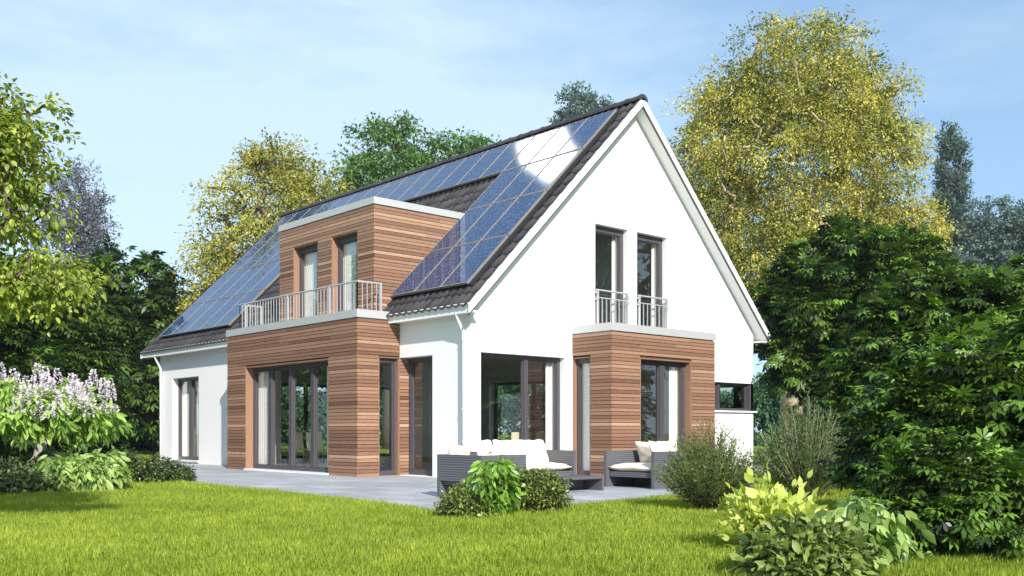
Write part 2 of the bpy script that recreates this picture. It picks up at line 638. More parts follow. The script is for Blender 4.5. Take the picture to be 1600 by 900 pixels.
# ------------------------------------------------------------------ world
SUN = Vector((-1, -2.4, 1.5)).normalized()
sun_el = math.asin(SUN.z)
w = D.worlds.new('World')
scene.world = w
w.use_nodes = True
q = NT(w.node_tree)
w.node_tree.nodes.clear()
wo = q.n('ShaderNodeOutputWorld')
bg = q.n('ShaderNodeBackground')
sky = q.n('ShaderNodeTexSky', sky_type='NISHITA', sun_disc=False)
sky.sun_elevation = sun_el
sky.sun_rotation = math.atan2(SUN.x, SUN.y)
sky.altitude = 100
sky.air_density = 1.0
sky.dust_density = .5
sky.ozone_density = 1.0
tc = q.n('ShaderNodeTexCoord').outputs['Generated']
n1 = q.noise(1.6, tc, detail=7, rough=.62, stretch=(1, 1, 3.6))
n2 = q.noise(.8, tc, detail=2, stretch=(1, 1, 2))
cl = q.math('MULTIPLY', n1, q.math('ADD', n2, .45))
cf = q.ramp(cl, [(.33, (.16, .16, .16)), (.62, (1, 1, 1))])
cf = q.math('MULTIPLY', cf, .62)
skyc = q.mix(1.0, sky.outputs[0], (.85, 1.0, 1.07), 'MULTIPLY')
skyc = q.mix(.45, skyc, (2.3, 4.1, 6.5))
col = q.mix(cf, skyc, (5.9, 7.1, 8.2))
# added bright sky patch, out of view, to mirror as glare in the modules
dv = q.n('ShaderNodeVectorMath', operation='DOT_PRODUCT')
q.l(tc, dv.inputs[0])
GLARE_DIR = Vector((6.05, 15.0, 14.6)).normalized()
dv.inputs[1].default_value = GLARE_DIR
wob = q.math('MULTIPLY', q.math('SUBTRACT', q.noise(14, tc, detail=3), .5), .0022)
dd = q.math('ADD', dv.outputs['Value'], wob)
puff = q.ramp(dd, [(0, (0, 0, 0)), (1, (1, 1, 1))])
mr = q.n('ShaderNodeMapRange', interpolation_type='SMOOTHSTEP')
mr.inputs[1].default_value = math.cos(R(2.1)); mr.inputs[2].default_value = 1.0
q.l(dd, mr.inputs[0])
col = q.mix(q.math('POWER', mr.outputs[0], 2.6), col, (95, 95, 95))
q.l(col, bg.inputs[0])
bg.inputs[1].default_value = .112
q.l(bg.outputs[0], wo.inputs[0])

sl = D.lights.new('sun', 'SUN')
sl.energy = 5.0
sl.angle = R(.53)
sl.color = (1.0, .955, .885)
so = D.objects.new('sun', sl)
COL.objects.link(so)
so.rotation_euler = (-SUN).to_track_quat('-Z', 'Y').to_euler()

# ------------------------------------------------------------------ house
K = 3.505                 # roof plane: z = x + K on the left slope
W, L = 9.01, 14.30
RX = W / 2
house = empty('house', (0, 0, 0), 'white rendered gabled house with dark tiled roof, solar panels and brown timber clad bays', 'house')


def wall_mesh(mb, plane, c, th, u0, u1, z0, top, openings, inner=None):
    """wall in plane x=c ('x', runs along y) or y=c ('y'); thickness th towards +. top(u)->z. openings (ua,ub,za,zb)"""
    us = sorted({u0, u1, *[o[0] for o in openings], *[o[1] for o in openings], *([RX] if plane == 'y' and u0 < RX < u1 else [])})
    us = [u for u in us if u0 <= u <= u1]
    def pt(u, z, d): return (c + d, u, z) if plane == 'x' else (u, c + d, z)
    for a, b in zip(us[:-1], us[1:]):
        m = (a + b) / 2
        cut = sorted([(o[2], o[3]) for o in openings if o[0] < m < o[1]])
        z = z0
        spans = []
        for za, zb in cut:
            if za > z + 1e-4: spans.append((z, za, z, za))
            z = zb
        spans.append((z, top(a), z, top(b)))
        for (za0, za1, zb0, zb1) in spans:
            for d in (0, th):
                mb.quad(pt(a, za0, d), pt(b, zb0, d), pt(b, zb1, d), pt(a, za1, d))
    for (ua, ub, za, zb) in openings:
        mb.quad(pt(ua, za, 0), pt(ua, zb, 0), pt(ua, zb, th), pt(ua, za, th))
        mb.quad(pt(ub, za, 0), pt(ub, zb, 0), pt(ub, zb, th), pt(ub, za, th))
        mb.quad(pt(ua, zb, 0), pt(ub, zb, 0), pt(ub, zb, th), pt(ua, zb, th))
        mb.quad(pt(ua, za, 0), pt(ub, za, 0), pt(ub, za, th), pt(ua, za, th))
    for u in (u0, u1):
        mb.quad(pt(u, z0, 0), pt(u, top(u), 0), pt(u, top(u), th), pt(u, z0, th))


B1 = dict(x=-1.0, y0=2.289, y1=7.862)
B2 = dict(x0=2.68, x1=5.99, y=-1.061)
FL = .03
gtop = lambda x: (x + K if x < RX else 2 * RX - x + K) - .16
mb = MB()
side_open = [(1.188, 2.289, FL, 2.4), (2.289, 7.75, FL, 3.0), (11.674, 13.415, .104, 2.423)]
wall_mesh(mb, 'x', 0, .34, .34, L - .3, 0, lambda y: K - .16 + .05, side_open)
gab_open = [(.229, 2.449, .06, 2.4), (2.80, 5.85, FL, 2.75), (3.343, 4.362, 3.06, 5.246), (4.664, 5.677, 3.06, 5.246), (6.35, W, 1.409, 2.083)]
wall_mesh(mb, 'y', 0, .34, 0, W, 0, gtop, gab_open)
east_open = [(.34, 2.0, 1.409, 2.083), (4.2, 9.6, FL, 2.45), (10.5, 12.5, .9, 2.2)]
wall_mesh(mb, 'x', W - .34, .34, .34, L - .3, 0, lambda y: K - .16, east_open)
wall_mesh(mb, 'y', L - .3, .3, 0, W, 0, gtop, [(1.0, 2.4, FL, 2.3), (3.0, 8.2, FL, 2.45)])
mb.build('wall', M['render'], house)
mb = MB()
mb.box(.34, W - .34, .34, L - .3, .0, FL)
mb.build('interior_floor', M['innerfloor'], house)
mb = MB()
mb.box(.34, W - .34, .34, L - .3, 2.62, 2.86)          # storey slab
mb.box(.345, 1.2, 2.9, 6.2, 2.55, 2.62)
mb.box(6.6, 6.72, .35, 3.2, FL, 2.62)
mb.box(2.4, 2.5, .35, L - .3, 2.86, 5.6)
mb.box(4.50, 4.60, .35, 4, 2.86, 6.6)
mb.build('interior_wall', M['inner'], house)


# timber cladding -------------------------------------------------
def boards(mb, plane, c, u0, u1, z0, z1, openings, proud=.02, pitch=.0705, ulim=None, seed=0, sign=-1):
    """horizontal boards; tone per board and per length"""
    r = random.Random(seed)
    n = int(round((z1 - z0) / pitch))
    ph = (z1 - z0) / n
    tones = [random.Random(900 + int(round((z0 + i * ph) / ph))) for i in range(n)]
    for i in range(n):
        za, zb = z0 + i * ph, z0 + (i + 1) * ph - .009
        rt = random.Random(int(round(za * 1000)) // 20 + 5)
        rowtone = min(1, max(0, rt.gauss(.46, .215)))
        a0, a1 = u0, u1
        if ulim: a1 = min(a1, ulim((za + zb) / 2))
        if a1 <= a0 + .02: continue
        segs = [(a0, a1)]
        for o in openings:
            if zb > o[2] + .001 and za < o[3] - .001:
                ns = []
                for s0, s1 in segs:
                    if o[1] <= s0 or o[0] >= s1: ns.append((s0, s1)); continue
                    if o[0] > s0: ns.append((s0, o[0]))
                    if o[1] < s1: ns.append((o[1], s1))
                segs = ns
        for s0, s1 in segs:
            cuts = [s0]
            x = s0 + r.uniform(.8, 3.2)
            while x < s1 - .5:
                cuts.append(x); x += r.uniform(1.6, 3.4)
            cuts.append(s1)
            for ca, cb in zip(cuts[:-1], cuts[1:]):
                t = min(1, max(0, rowtone + r.gauss(0, .09)))
                pr = proud + r.uniform(-.003, .003)
                za2 = za + r.uniform(0, .002)
                if plane == 'x': mb.box(c + sign * pr, c, ca, cb - .002, za2, zb, t)
                else: mb.box(ca, cb - .002, c + sign * pr, c, za2, zb, t)


def backing(plane, c, u0, u1, parts, sign=1):
    b = MB()
    for (a, e, za, zb) in parts:
        if plane == 'x': b.box(c, c + sign * .006, a, e, za, zb)
        else: b.box(a, e, c, c + sign * .006, za, zb)
    return b.build('cladding_backing', M['wood_back'], house)


def jamb(mb, plane, c, depth, u, th, z0, z1, tone=.6):
    """plain vertical reveal board on an opening's side"""
    if plane == 'x': mb.box(c - .012, c + depth, u, u + th, z0, z1, tone)
    else: mb.box(u, u + th, c - .012, c + depth, z0, z1, tone)


# bay one on the long side
bay1_front = [(3.33, 6.954, 0, 2.4)]
mb = MB()
boards(mb, 'x', B1['x'], B1['y0'] - .02, B1['y1'], .02, 3.14, bay1_front, seed=1)
boards(mb, 'y', B1['y0'], B1['x'], .0, .02, 3.14, [(-.509, .01, 0, 2.4)], seed=2)
boards(mb, 'y', B1['y0'], .0, .30, .02, 2.4, [], seed=3)
mb.build('timber_cladding', M['wood'], house)['label'] = 'brown board cladding of the bay under the balcony'
mb = MB()
for a, b in ((2.298, 3.33), (6.954, 7.862)): mb.box(-.99, -.75, a, b, 0, 2.4)
mb.box(-.99, -.75, 2.298, 7.862, 2.4, 3.14)
mb.box(-.75, -.509, 2.298, 2.40, 0, 3.14); mb.box(-.509, 0.0, 2.298, 2.40, 2.4, 3.14)
mb.box(-.75, 0.0, 7.75, 7.862, 0, 3.14)
mb.box(-.02, .34, 2.298, 2.36, 0, 2.4)
mb.box(-.75, 0.0, 2.40, 7.75, 2.62, 2.8)
mb.box(-.75, 0.0, 2.40, 7.75, 0, .03)
mb.build('bay_wall', M['inner'], house)
backing('x', -1.0, 0, 0, [(2.289, 3.33, 0, 2.4), (6.954, 7.862, 0, 2.4), (2.289, 7.862, 2.4, 3.14)])
backing('y', 2.290, 0, 0, [(-.993, -.509, 0, 2.4), (-.993, 0, 2.4, 3.14), (0, .30, 0, 2.4)])
mb = MB()
jamb(mb, 'x', -1.0, .17, 6.93, .03, .02, 2.4)
jamb(mb, 'x', -1.0, .17, 3.325, .03, .02, 2.4)
mb.box(-1.01, -.83, 3.33, 6.954, 2.372, 2.402, .4)
mb.box(-.03, 0.0, 2.28, 2.40, .02, 2.4, .55)
mb.box(-.512, -.49, 2.28, 2.40, .02, 2.4, .55)
mb.box(-.509, 0, 2.28, 2.40, 2.385, 2.405, .4)
mb.build('timber_reveal', M['wood_v'], house)

# bay two on the gable
bay2_front = [(3.512, 5.175, 0, 2.4)]
bay2_side = [(-.509, .0, 0, 2.4)]
mb = MB()
boards(mb, 'y', B2['y'], B2['x0'] - .02, B2['x1'], .02, 2.875, bay2_front, seed=4)
boards(mb, 'x', B2['x0'], B2['y'], -.002, .02, 2.875, bay2_side, seed=5)
boards(mb, 'x', B2['x1'], B2['y'], -.002, .02, 2.875, [], seed=6, sign=1)
mb.build('timber_cladding', M['wood'], house)['label'] = 'brown board cladding of the bay on the gable side'
mb = MB()
for a, b in ((2.689, 3.512), (5.175, 5.981)): mb.box(a, b, -1.052, -.8, 0, 2.4)
mb.box(2.689, 5.981, -1.052, -.8, 2.4, 2.875)
mb.box(2.689, 2.78, -.8, -.509, 0, 2.875); mb.box(2.689, 2.78, -.509, -.0, 2.4, 2.875)
mb.box(5.88, 5.981, -.8, -.0, 0, 2.875)
mb.box(2.78, 5.88, -.8, 0, 0, .03)
mb.build('bay_wall', M['inner'], house)
backing('y', -1.061, 0, 0, [(2.68, 3.512, 0, 2.4), (5.175, 5.99, 0, 2.4), (2.68, 5.99, 2.4, 2.875)])
backing('x', 2.681, 0, 0, [(-1.054, -.509, 0, 2.4), (-1.054, 0, 2.4, 2.875)])
backing('x', 5.989, 0, 0, [(-1.054, 0, 0, 2.875)], -1)
mb = MB()
jamb(mb, 'y', -1.061, .17, 5.15, .03, .02, 2.4)
jamb(mb, 'y', -1.061, .17, 3.508, .03, .02, 2.4)
mb.box(3.512, 5.175, -1.07, -.9, 2.372, 2.402, .4)
mb.box(2.67, 2.80, -.03, 0.0, .02, 2.4, .55)
mb.box(2.67, 2.80, -.512, -.49, .02, 2.4, .55)
mb.box(2.67, 2.80, -.509, 0, 2.385, 2.405, .4)
mb.build('timber_reveal', M['wood_v'], house)

# dormer
dw = [(3.193, 4.219, 3.25, 5.085), (4.766, 5.845, 3.25, 5.085)]
DX, DY0, DY1 = -.386, 2.616, 6.46
mb = MB()
boards(mb, 'x', DX, DY0 - .02, DY1, 3.25, 5.51, dw, seed=7)
boards(mb, 'y', DY0, DX, 2.3, 3.25, 5.51, [], ulim=lambda z: z - K + .06, seed=8)
boards(mb, 'y', DY1, DX, 2.3, 3.25, 5.51, [], ulim=lambda z: z - K + .06, seed=9, sign=1)
mb.build('timber_cladding', M['wood'], house)['label'] = 'brown board cladding of the roof dormer'
mb = MB()
for a, b in ((DY0, 3.193), (4.219, 4.766), (5.845, DY1)): mb.box(DX, -.14, a, b, 3.25, 5.085)
mb.box(DX, -.14, DY0, DY1, 5.085, 5.51)
for y0, y1 in ((DY0, DY0 + .1), (DY1 - .1, DY1)):
    mb.prism([(-.14, 3.25), (5.51 - K, 5.51), (-.14, 5.51)], 'y', y0, y1)
mb.box(-.14, 2.1, DY0, DY1, 5.42, 5.51)
mb.build('dormer_wall', M['wood_back'], house)
mb = MB()
for y in (4.195, 5.82): jamb(mb, 'x', DX, .14, y, .03, 3.27, 5.085)
for y in (3.19, 4.763): jamb(mb, 'x', DX, .14, y, .03, 3.27, 5.085)
mb.box(DX - .01, DX + .13, 3.193, 4.219, 5.06, 5.087, .4)
mb.box(DX - .01, DX + .13, 4.766, 5.845, 5.06, 5.087, .4)
mb.build('timber_reveal', M['wood_v'], house)

# parapet trims -----------------------------------------------------
def ring(mb, x0, x1, y0, y1, z0, z1, t=.05, sides='nsew'):
    if 'w' in sides: mb.box(x0, x0 + t, y0, y1, z0, z1)
    if 'e' in sides: mb.box(x1 - t, x1, y0, y1, z0, z1)
    if 's' in sides: mb.box(x0 + t, x1 - (t if 'e' in sides else 0), y0, y0 + t, z0, z1)
    if 'n' in sides: mb.box(x0 + t, x1 - (t if 'e' in sides else 0), y1 - t, y1, z0, z1)


mb = MB()
ring(mb, -1.033, .0, 2.259, 7.905, 3.156, 3.313, sides='wsn')
mb.box(-.983, -.02, 2.309, 7.855, 3.14, 3.25)
mb.build('parapet_trim', M['alu'], house)['label'] = 'grey metal edge of the balcony'
mb = MB()
ring(mb, 2.651, 6.02, -1.091, 0, 2.892, 3.048, sides='wse')
mb.box(2.701, 5.97, -1.041, -.002, 2.875, 2.99)
mb.build('parapet_trim', M['alu'], house)['label'] = 'grey metal edge of the gable bay roof'
mb = MB()
mb.box(-.416, -.366, 2.586, 6.492, 5.528, 5.668)
for y0, y1 in ((2.586, 2.636), (6.442, 6.492)):
    mb.prism([(-.366, 5.528), (5.528 - K + .04, 5.528), (5.668 - K + .02, 5.668), (-.366, 5.668)], 'y', y0, y1)
mb.box(-.366, 2.05, 2.636, 6.442, 5.51, 5.61)
mb.build('parapet_trim', M['alu'], house)['label'] = 'pale metal edge of the dormer roof'

# roof tiles ---------------------------------------------------------
VY0, VY1 = -.30, 14.95


def tiles(name, xs0, xs1, y0, y1, flip=False, hole=None):
    """pantile sheet on the left slope (x from eave to ridge), one strip per course"""
    course = .27
    nc = int(round((xs1 - xs0) / course))
    course = (xs1 - xs0) / nc
    wave = .205
    ny = int((y1 - y0) / wave * 7)
    ys = np.linspace(y0, y1, ny + 1)
    ph = ((ys - y0) / wave) % 1.0
    prof = .030 * np.clip(np.sin(2 * np.pi * ph) * 1.15 + .15 * np.sin(4 * np.pi * ph), -.55, 1)
    V = []; F = []; T = []
    tr = rng.random((nc, int((y1 - y0) / wave) + 2))
    for i in range(nc):
        xa = xs0 + i * course; xb = xa + course
        rows = [(xa - .018, .012 + .0), (xa - .018, .036), (xb + .004, .008)]
        b = len(V)
        for (xx, lift) in rows:
            for j, y in enumerate(ys):
                h = lift + prof[j]
                hx = -h * .7071; hz = h * .7071
                V.append((xx + hx, y, xx + K + hz))
        for k in range(2):
            for j in range(ny):
                if hole and (xa + xb) / 2 < hole[1] and (xa + xb) / 2 > hole[0] and hole[2] < (ys[j] + ys[j + 1]) / 2 < hole[3]: continue
                p = b + k * (ny + 1) + j
                F.append((p, p + ny + 1, p + ny + 2, p + 1))
                T.append(tr[i, int((ys[j] - y0) / wave)])
    V = np.array(V)
    if flip: V[:, 0] = 2 * RX - V[:, 0]
    return np_mesh(name, V, np.array(F), np.array(T), M['tile'], house)


tiles('roof', -.30, RX, VY0, VY1, hole=(-.5, 2.05, 2.66, 6.42))
tiles('roof', -.30, RX, VY0, VY1, flip=True)
# ridge tiles
mb = MB()
y = VY0 - .02
while y < VY1:
    seg = 8
    pts = [(RX + .135 * math.cos(math.pi * a / seg), RX + K + -.03 + .125 * math.sin(math.pi * a / seg)) for a in range(seg + 1)]
    mb.prism(pts, 'y', y, y + .39, random.random())
    pts2 = [(RX + .150 * math.cos(math.pi * a / seg), RX + K + -.03 + .138 * math.sin(math.pi * a / seg)) for a in range(seg + 1)]
    mb.prism(pts2, 'y', y + .001, y + .05, random.random())
    y += .38
mb.build('ridge', M['tile'], house)
# roof deck, verge boards and soffits
mb = MB()
for s in (0, 1):
    f = (lambda x: 2 * RX - x) if s else (lambda x: x)
    def P(x, dz): return (f(x), x + K + dz)
    if s:
        mb.prism([P(-.28, -.02), P(RX, -.02), P(RX, -.15), P(-.28, -.15)], 'y', VY0 + .02, VY1 - .02)
    else:
        for a, b in ((VY0 + .02, 2.66), (6.42, VY1 - .02)):
            mb.prism([P(-.28, -.02), P(RX, -.02), P(RX, -.15), P(-.28, -.15)], 'y', a, b)
        mb.prism([P(2.02, -.02), P(RX, -.02), P(RX, -.15), P(2.02, -.15)], 'y', 2.66, 6.42)
mb.build('roof_deck', M['white'], house)
for s in (0, 1):
    f = (lambda x: 2 * RX - x) if s else (lambda x: x)
    def P(x, dz): return (f(x), x + K + dz)
    for (a, b) in ((VY0 - .02, VY0 + .018), (VY1 - .018, VY1 + .02)):
        mb = MB(); mb.prism([P(-.31, .045), P(RX, .045), P(RX, -.135), P(-.31, -.135)], 'y', a, b)
        vb = mb.build('verge_board', M['white'], house)
        md = MB(); md.prism([P(-.31, -.135), P(RX, -.135), P(RX, -.175), P(-.31, -.175)], 'y', a + .012, b + .004)
        md.build('verge_shadow_strip', M['frame'], vb)  # dark strip drawn in for the shadow line below the verge board
for xa, xb in ((-.25, -.0), (W, W + .25)):
    mb = MB()
    mb.box(xa, xb, VY0 + .02, VY1 - .02, 3.09, 3.12)
    mb.build('eave_soffit', M['white'], house)


def gutter(xc, z, y0, y1, s):
    mb = MB()
    pts = []
    for a in range(9):
        t = math.pi + math.pi * a / 8
        pts.append((xc + .068 * math.cos(t), z + .068 * math.sin(t)))
    inner = [(xc + .060 * math.cos(math.pi + math.pi * a / 8), z + .002 + .060 * math.sin(math.pi + math.pi * a / 8)) for a in range(8, -1, -1)]
    n = len(pts)
    allp = pts + inner
    mb.prism(allp, 'y', y0, y1)
    mb.prism(pts, 'y', y0 - .004, y0 + .004); mb.prism(pts, 'y', y1 - .004, y1 + .004)
    mb.tube([(xc + s * .07, y0, z + .002), (xc + s * .07, y1, z + .002)], .011, 6)
    return mb.build('gutter', M['white'], house)


gutter(-.255, 3.235, VY0, 2.24, -1)
gutter(-.255, 3.235, 7.92, VY1, -1)
gutter(W + .255, 3.235, VY0, VY1, 1)
for yc in (.13, 14.05):
    mb = MB()
    mb.tube([(-.255, yc, 3.19), (-.255, yc, 3.10), (-.235, yc, 3.04), (-.10, yc, 2.78), (-.075, yc, 2.70), (-.075, yc, .02)], .036, 10)
    for z in (2.6, 1.3): mb.tube([(-.075, yc, z), (-.075, yc, z + .03)], .044, 10)
    mb.build('downpipe', M['white'], house, smooth=True)


# windows --------------------------------------------------------------
def window(plane, c, u0, u1, z0, z1, depth, mull, fw=.065, name='window', sill=False, bottom=.09, top=.075, handles=()):
    """frame set back by depth from the wall face c. mull: list of (u, width)"""
    mull = sorted(mull)
    mb = MB()
    def bx(m, ua, ub, za, zb, da, db):
        if plane == 'x': m.box(c + da, c + db, ua, ub, za, zb)
        else: m.box(ua, ub, c + da, c + db, za, zb)
    d0, d1 = depth, depth + .08
    bx(mb, u0, u0 + fw, z0, z1, d0, d1); bx(mb, u1 - fw, u1, z0, z1, d0, d1)
    bx(mb, u0 + fw, u1 - fw, z0, z0 + bottom, d0, d1); bx(mb, u0 + fw, u1 - fw, z1 - top, z1, d0, d1)
    xs = [u0 + fw] + sum([[m - w_ / 2, m + w_ / 2] for m, w_ in mull], []) + [u1 - fw]
    for m, w_ in mull: bx(mb, m - w_ / 2, m + w_ / 2, z0 + bottom, z1 - top, d0 - .012, d1)
    # sash rebate lines
    for i in range(0, len(xs), 2):
        a, b = xs[i], xs[i + 1]
        bx(mb, a, a + .022, z0 + bottom, z1 - top, d0 + .022, d1 - .01)
        bx(mb, b - .022, b, z0 + bottom, z1 - top, d0 + .022, d1 - .01)
        bx(mb, a + .022, b - .022, z1 - top - .022, z1 - top, d0 + .022, d1 - .01)
    fo = mb.build(name, M['frame'], house)
    for i in range(0, len(xs), 2):
        g = MB()
        bx(g, xs[i] + .02, xs[i + 1] - .02, z0 + bottom, z1 - top - .02, d0 + .045, d0 + .051)
        g.build('pane', M['glass'], fo)
    for (hu, hz) in handles:
        h = MB()
        bx(h, hu - .012, hu + .012, hz - .07, hz + .07, d0 - .03, d0 - .014)
        h.build('handle', M['silver'], fo)
    if sill:
        s = MB()
        bx(s, u0 - .01, u1 + .01, z0 - .04, z0 - .003, -.05, depth + .04)
        s.build('window_sill', M['white'], fo)
    return fo


window('x', B1['x'], 3.355, 6.93, .06, 2.372, .17, [(6.11, .13), (5.2, .13), (4.27, .13)], fw=.08, name='folding_door', bottom=.10)
mb = MB(); mb.box(-1.06, -.80, 3.33, 6.954, .005, .058); mb.build('door_sill', M['white'], house)
window('y', B1['y0'], -.49, -.03, .03, 2.385, .085, [], fw=.05)
window('x', 0, 1.188, 2.269, .03, 2.4, .22, [], fw=.09, name='terrace_door', bottom=.12)
window('x', 0, 11.674, 13.415, .11, 2.423, .17, [(12.56, .16)], fw=.08, sill=True)
window('y', 0, .229, 2.449, .06, 2.4, .14, [(1.50, .10)], fw=.08)
window('x', B2['x0'], -.49, -.03, .03, 2.385, .085, [], fw=.05)
window('y', B2['y'], 3.538, 5.15, .03, 2.372, .15, [(4.385, .12)], fw=.08, name='terrace_door')
window('y', 0, 3.343, 4.362, 3.06, 5.246, .13, [], fw=.10, name='balcony_door', top=.13)
window('y', 0, 4.664, 5.677, 3.06, 5.246, .13, [], fw=.10, name='balcony_door', top=.13)
window('x', DX, 3.22, 4.195, 3.30, 5.06, .13, [], fw=.08, name='balcony_door', top=.12)
window('x', DX, 4.793, 5.82, 3.30, 5.06, .13, [], fw=.08, name='balcony_door', top=.12)
fo = window('y', 0, 6.35, 8.93, 1.42, 2.083, .10, [(7.72, .07)], fw=.05, bottom=.05, top=.05)
s = MB(); s.box(6.35, W + .07, -.07, .12, 1.372, 1.408); s.build('window_sill', M['white'], fo)
window('x', W - .12, .04, 2.0, 1.42, 2.083, .0, [(1.0, .06)], fw=.05, bottom=.05, top=.05)
window('x', W - .12, 4.2, 9.6, .04, 2.45, .0, [(6.0, .1), (7.8, .1)], fw=.08)
window('x', W - .12, 10.5, 12.5, .9, 2.2, .0, [(11.5, .1)], fw=.08)
window('y', L - .12, 1.0, 2.4, .04, 2.3, .0, [], fw=.08)
window('y', L - .12, 3.0, 8.2, .04, 2.45, .0, [(4.8, .1), (6.5, .1)], fw=.08)


# railings -------------------------------------------------------------
def railing(path, z0, zt, pitch, r=.0065, rr=.018, posts=(), mid=None, name='railing', post_r=.02):
    mb = MB()
    mb.tube([(x, y, zt) for x, y in path], rr, 8)
    if mid: mb.tube([(x, y, mid) for x, y in path], .014, 6)
    else: mb.tube([(x, y, z0 + .06) for x, y in path], .012, 6)
    for (a, b) in zip(path[:-1], path[1:]):
        Ls = math.hypot(b[0] - a[0], b[1] - a[1])
        n = max(1, int(round(Ls / pitch)))
        for i in range(n + 1):
            t = i / n
            x, y = a[0] + (b[0] - a[0]) * t, a[1] + (b[1] - a[1]) * t
            mb.box(x - r, x + r, y - r, y + r, z0, mid if mid else zt)
    for (x, y) in posts: mb.box(x - post_r, x + post_r, y - post_r, y + post_r, z0, zt)
    return mb.build(name, M['rail'], house)


rl = railing([(-.44, 7.28), (-.985, 7.28), (-.985, 2.315), (-.42, 2.315)], 3.25, 3.865, .125,
             posts=[(-.44, 7.28), (-.985, 7.0), (-.985, 5.05), (-.985, 3.35), (-.44, 2.315)])
rl['label'] = 'white metal balcony railing in front of the dormer'
for u0, u1 in ((3.33, 4.33), (4.65, 5.65)):
    mb = MB()
    mb.tube([(u0, -.05, 3.855), (u1, -.05, 3.855)], .02, 8)
    mb.tube([(u0, -.05, 3.70), (u1, -.05, 3.70)], .013, 6)
    n = 8
    for i in range(n):
        x = u0 + .04 + (u1 - u0 - .08) * i / (n - 1)
        rad = .018 if i in (0, n - 1) else .009
        mb.box(x - rad, x + rad, -.05 - rad, -.05 + rad, 3.05, 3.855 if i in (0, n - 1) else 3.70)
    x = u0 + .52
    for zz in (3.80, 3.66):
        mb.box(u1 - .02, u1 + .05, -.07, -.002, zz - .015, zz + .015)
        mb.box(u0 - .02, u0 + .02, -.07, -.002, zz - .015, zz + .015)
    mb.build('window_guard', M['rail'], house)

# solar panels -----------------------------------------------------------
S2 = math.sqrt(.5)


def panel_mesh(wd, ht):
    """local x along slope, y along the ridge, z out of the roof"""
    me = MB(); me.box(.02, ht - .02, .02, wd - .02, .0, .034)
    g = me.build('solar_panel', M['panel'])
    fr = MB()
    fr.box(0, .022, 0, wd, -.005, .04); fr.box(ht - .022, ht, 0, wd, -.005, .04)
    fr.box(.022, ht - .022, 0, .022, -.005, .04); fr.box(.022, ht - .022, wd - .022, wd, -.005, .04)
    f = fr.build('panel_frame', M['silver'], None)
    f.parent = g
    return g, f


def place_panel(src, x, y):
    g0, f0 = src
    if not g0.get('_used'):
        g, f = g0, f0; g['_used'] = 1
    else:
        g = g0.copy(); COL.objects.link(g); f = f0.copy(); COL.objects.link(f); f.parent = g
    g.parent = house
    h = .105
    g.location = (x - h * S2, y, x + K + h * S2)
    g.rotation_euler = (0, -math.pi / 4, 0)
    return g


rows = [.08, 1.115, 2.15, 3.185]
PH = 1.035 / S2 - .02
p84 = panel_mesh(.825, PH)
for i in range(17): place_panel(p84, rows[3], .11 + i * .84)
for r_ in (0, 1, 2):
    for i in range(3): place_panel(p84, rows[r_], .11 + i * .84)
p90 = panel_mesh(.885, PH)
for r_ in (0, 1, 2):
    for i in range(5): place_panel(p90, rows[r_], 9.86 + i * .90)
for o in D.objects:
    if '_used' in o.keys(): del o['_used']
# mounting rails under the panels
mb = MB()
def slope_bar(xa, ya, yb, h0=.03, h1=.095, w_=.03, xb=None):
    xb = xa + w_ if xb is None else xb
    pts = [(xa - h0 * S2, xa + K + h0 * S2), (xb - h0 * S2, xb + K + h0 * S2), (xb - h1 * S2, xb + K + h1 * S2), (xa - h1 * S2, xa + K + h1 * S2)]
    mb.prism(pts, 'y', ya, yb)
for r_ in rows[:3]:
    for t in (.06, .9):
        slope_bar(r_ + t, .07, 2.68); slope_bar(r_ + t, 9.80, 14.4)
for t in (.06, .9): slope_bar(rows[3] + t, .07, 14.42)
slope_bar(.09, .06, .10, xb=4.2); slope_bar(.09, 2.60, 2.63, xb=3.18); slope_bar(.09, 9.83, 9.855, xb=3.18)
mb.build('mounting_rail', M['dark'], house)


# curtains (hang inside, each its own thing) --------------------------------
def curtain(plane, c, u0, u1, z0, z1, label, amp=.025, pitch=.09):
    n = max(8, int((u1 - u0) / pitch * 8))
    mb = MB()
    us = [u0 + (u1 - u0) * i / n for i in range(n + 1)]
    ds = [c + amp * math.sin(2 * math.pi * (u - u0) / pitch) for u in us]
    for side in (0, .006):
        for i in range(n):
            if plane == 'x': mb.quad((ds[i] + side, us[i], z0), (ds[i + 1] + side, us[i + 1], z0), (ds[i + 1] + side, us[i + 1], z1), (ds[i] + side, us[i], z1))
            else: mb.quad((us[i], ds[i] + side, z0), (us[i + 1], ds[i + 1] + side, z0), (us[i + 1], ds[i + 1] + side, z1), (us[i], ds[i] + side, z1))
    mid = (u0 + u1) / 2
    loc = (c, mid, z0) if plane == 'x' else (mid, c, z0)
    o = mb.build('curtain', M['curtain'], None, smooth=True, loc=loc)
    tag(o, label, 'curtain', 'curtains behind the windows')


curtain('x', -.70, 6.36, 6.93, .04, 2.5, 'white curtain at the left side of the wide folding door', .02)
curtain('x', -.70, 3.36, 3.93, .04, 2.5, 'white curtain at the right side of the wide folding door', .02)
curtain('y', 2.48, -.50, -.38, .04, 2.5, 'narrow white curtain in the slim window round the corner from the folding door', .02)
curtain('x', .31, 12.78, 13.36, .11, 2.5, 'white curtain in the left sash of the ground floor window by the left downpipe', .02)
curtain('x', .31, 12.0, 12.46, .11, 2.5, 'white curtain in the right sash of the ground floor window by the left downpipe', .02)
curtain('y', .28, 2.18, 2.40, .06, 2.5, 'thin white curtain at the right side of the large window behind the loveseat', .02)
curtain('x', B2['x0'] + .21, -.50, -.05, .04, 2.5, 'white curtain in the slim window on the left side of the gable bay', .02)
curtain('y', B2['y'] + .27, 4.78, 5.14, .04, 2.5, 'white curtain at the right side of the gable bay door', .02)
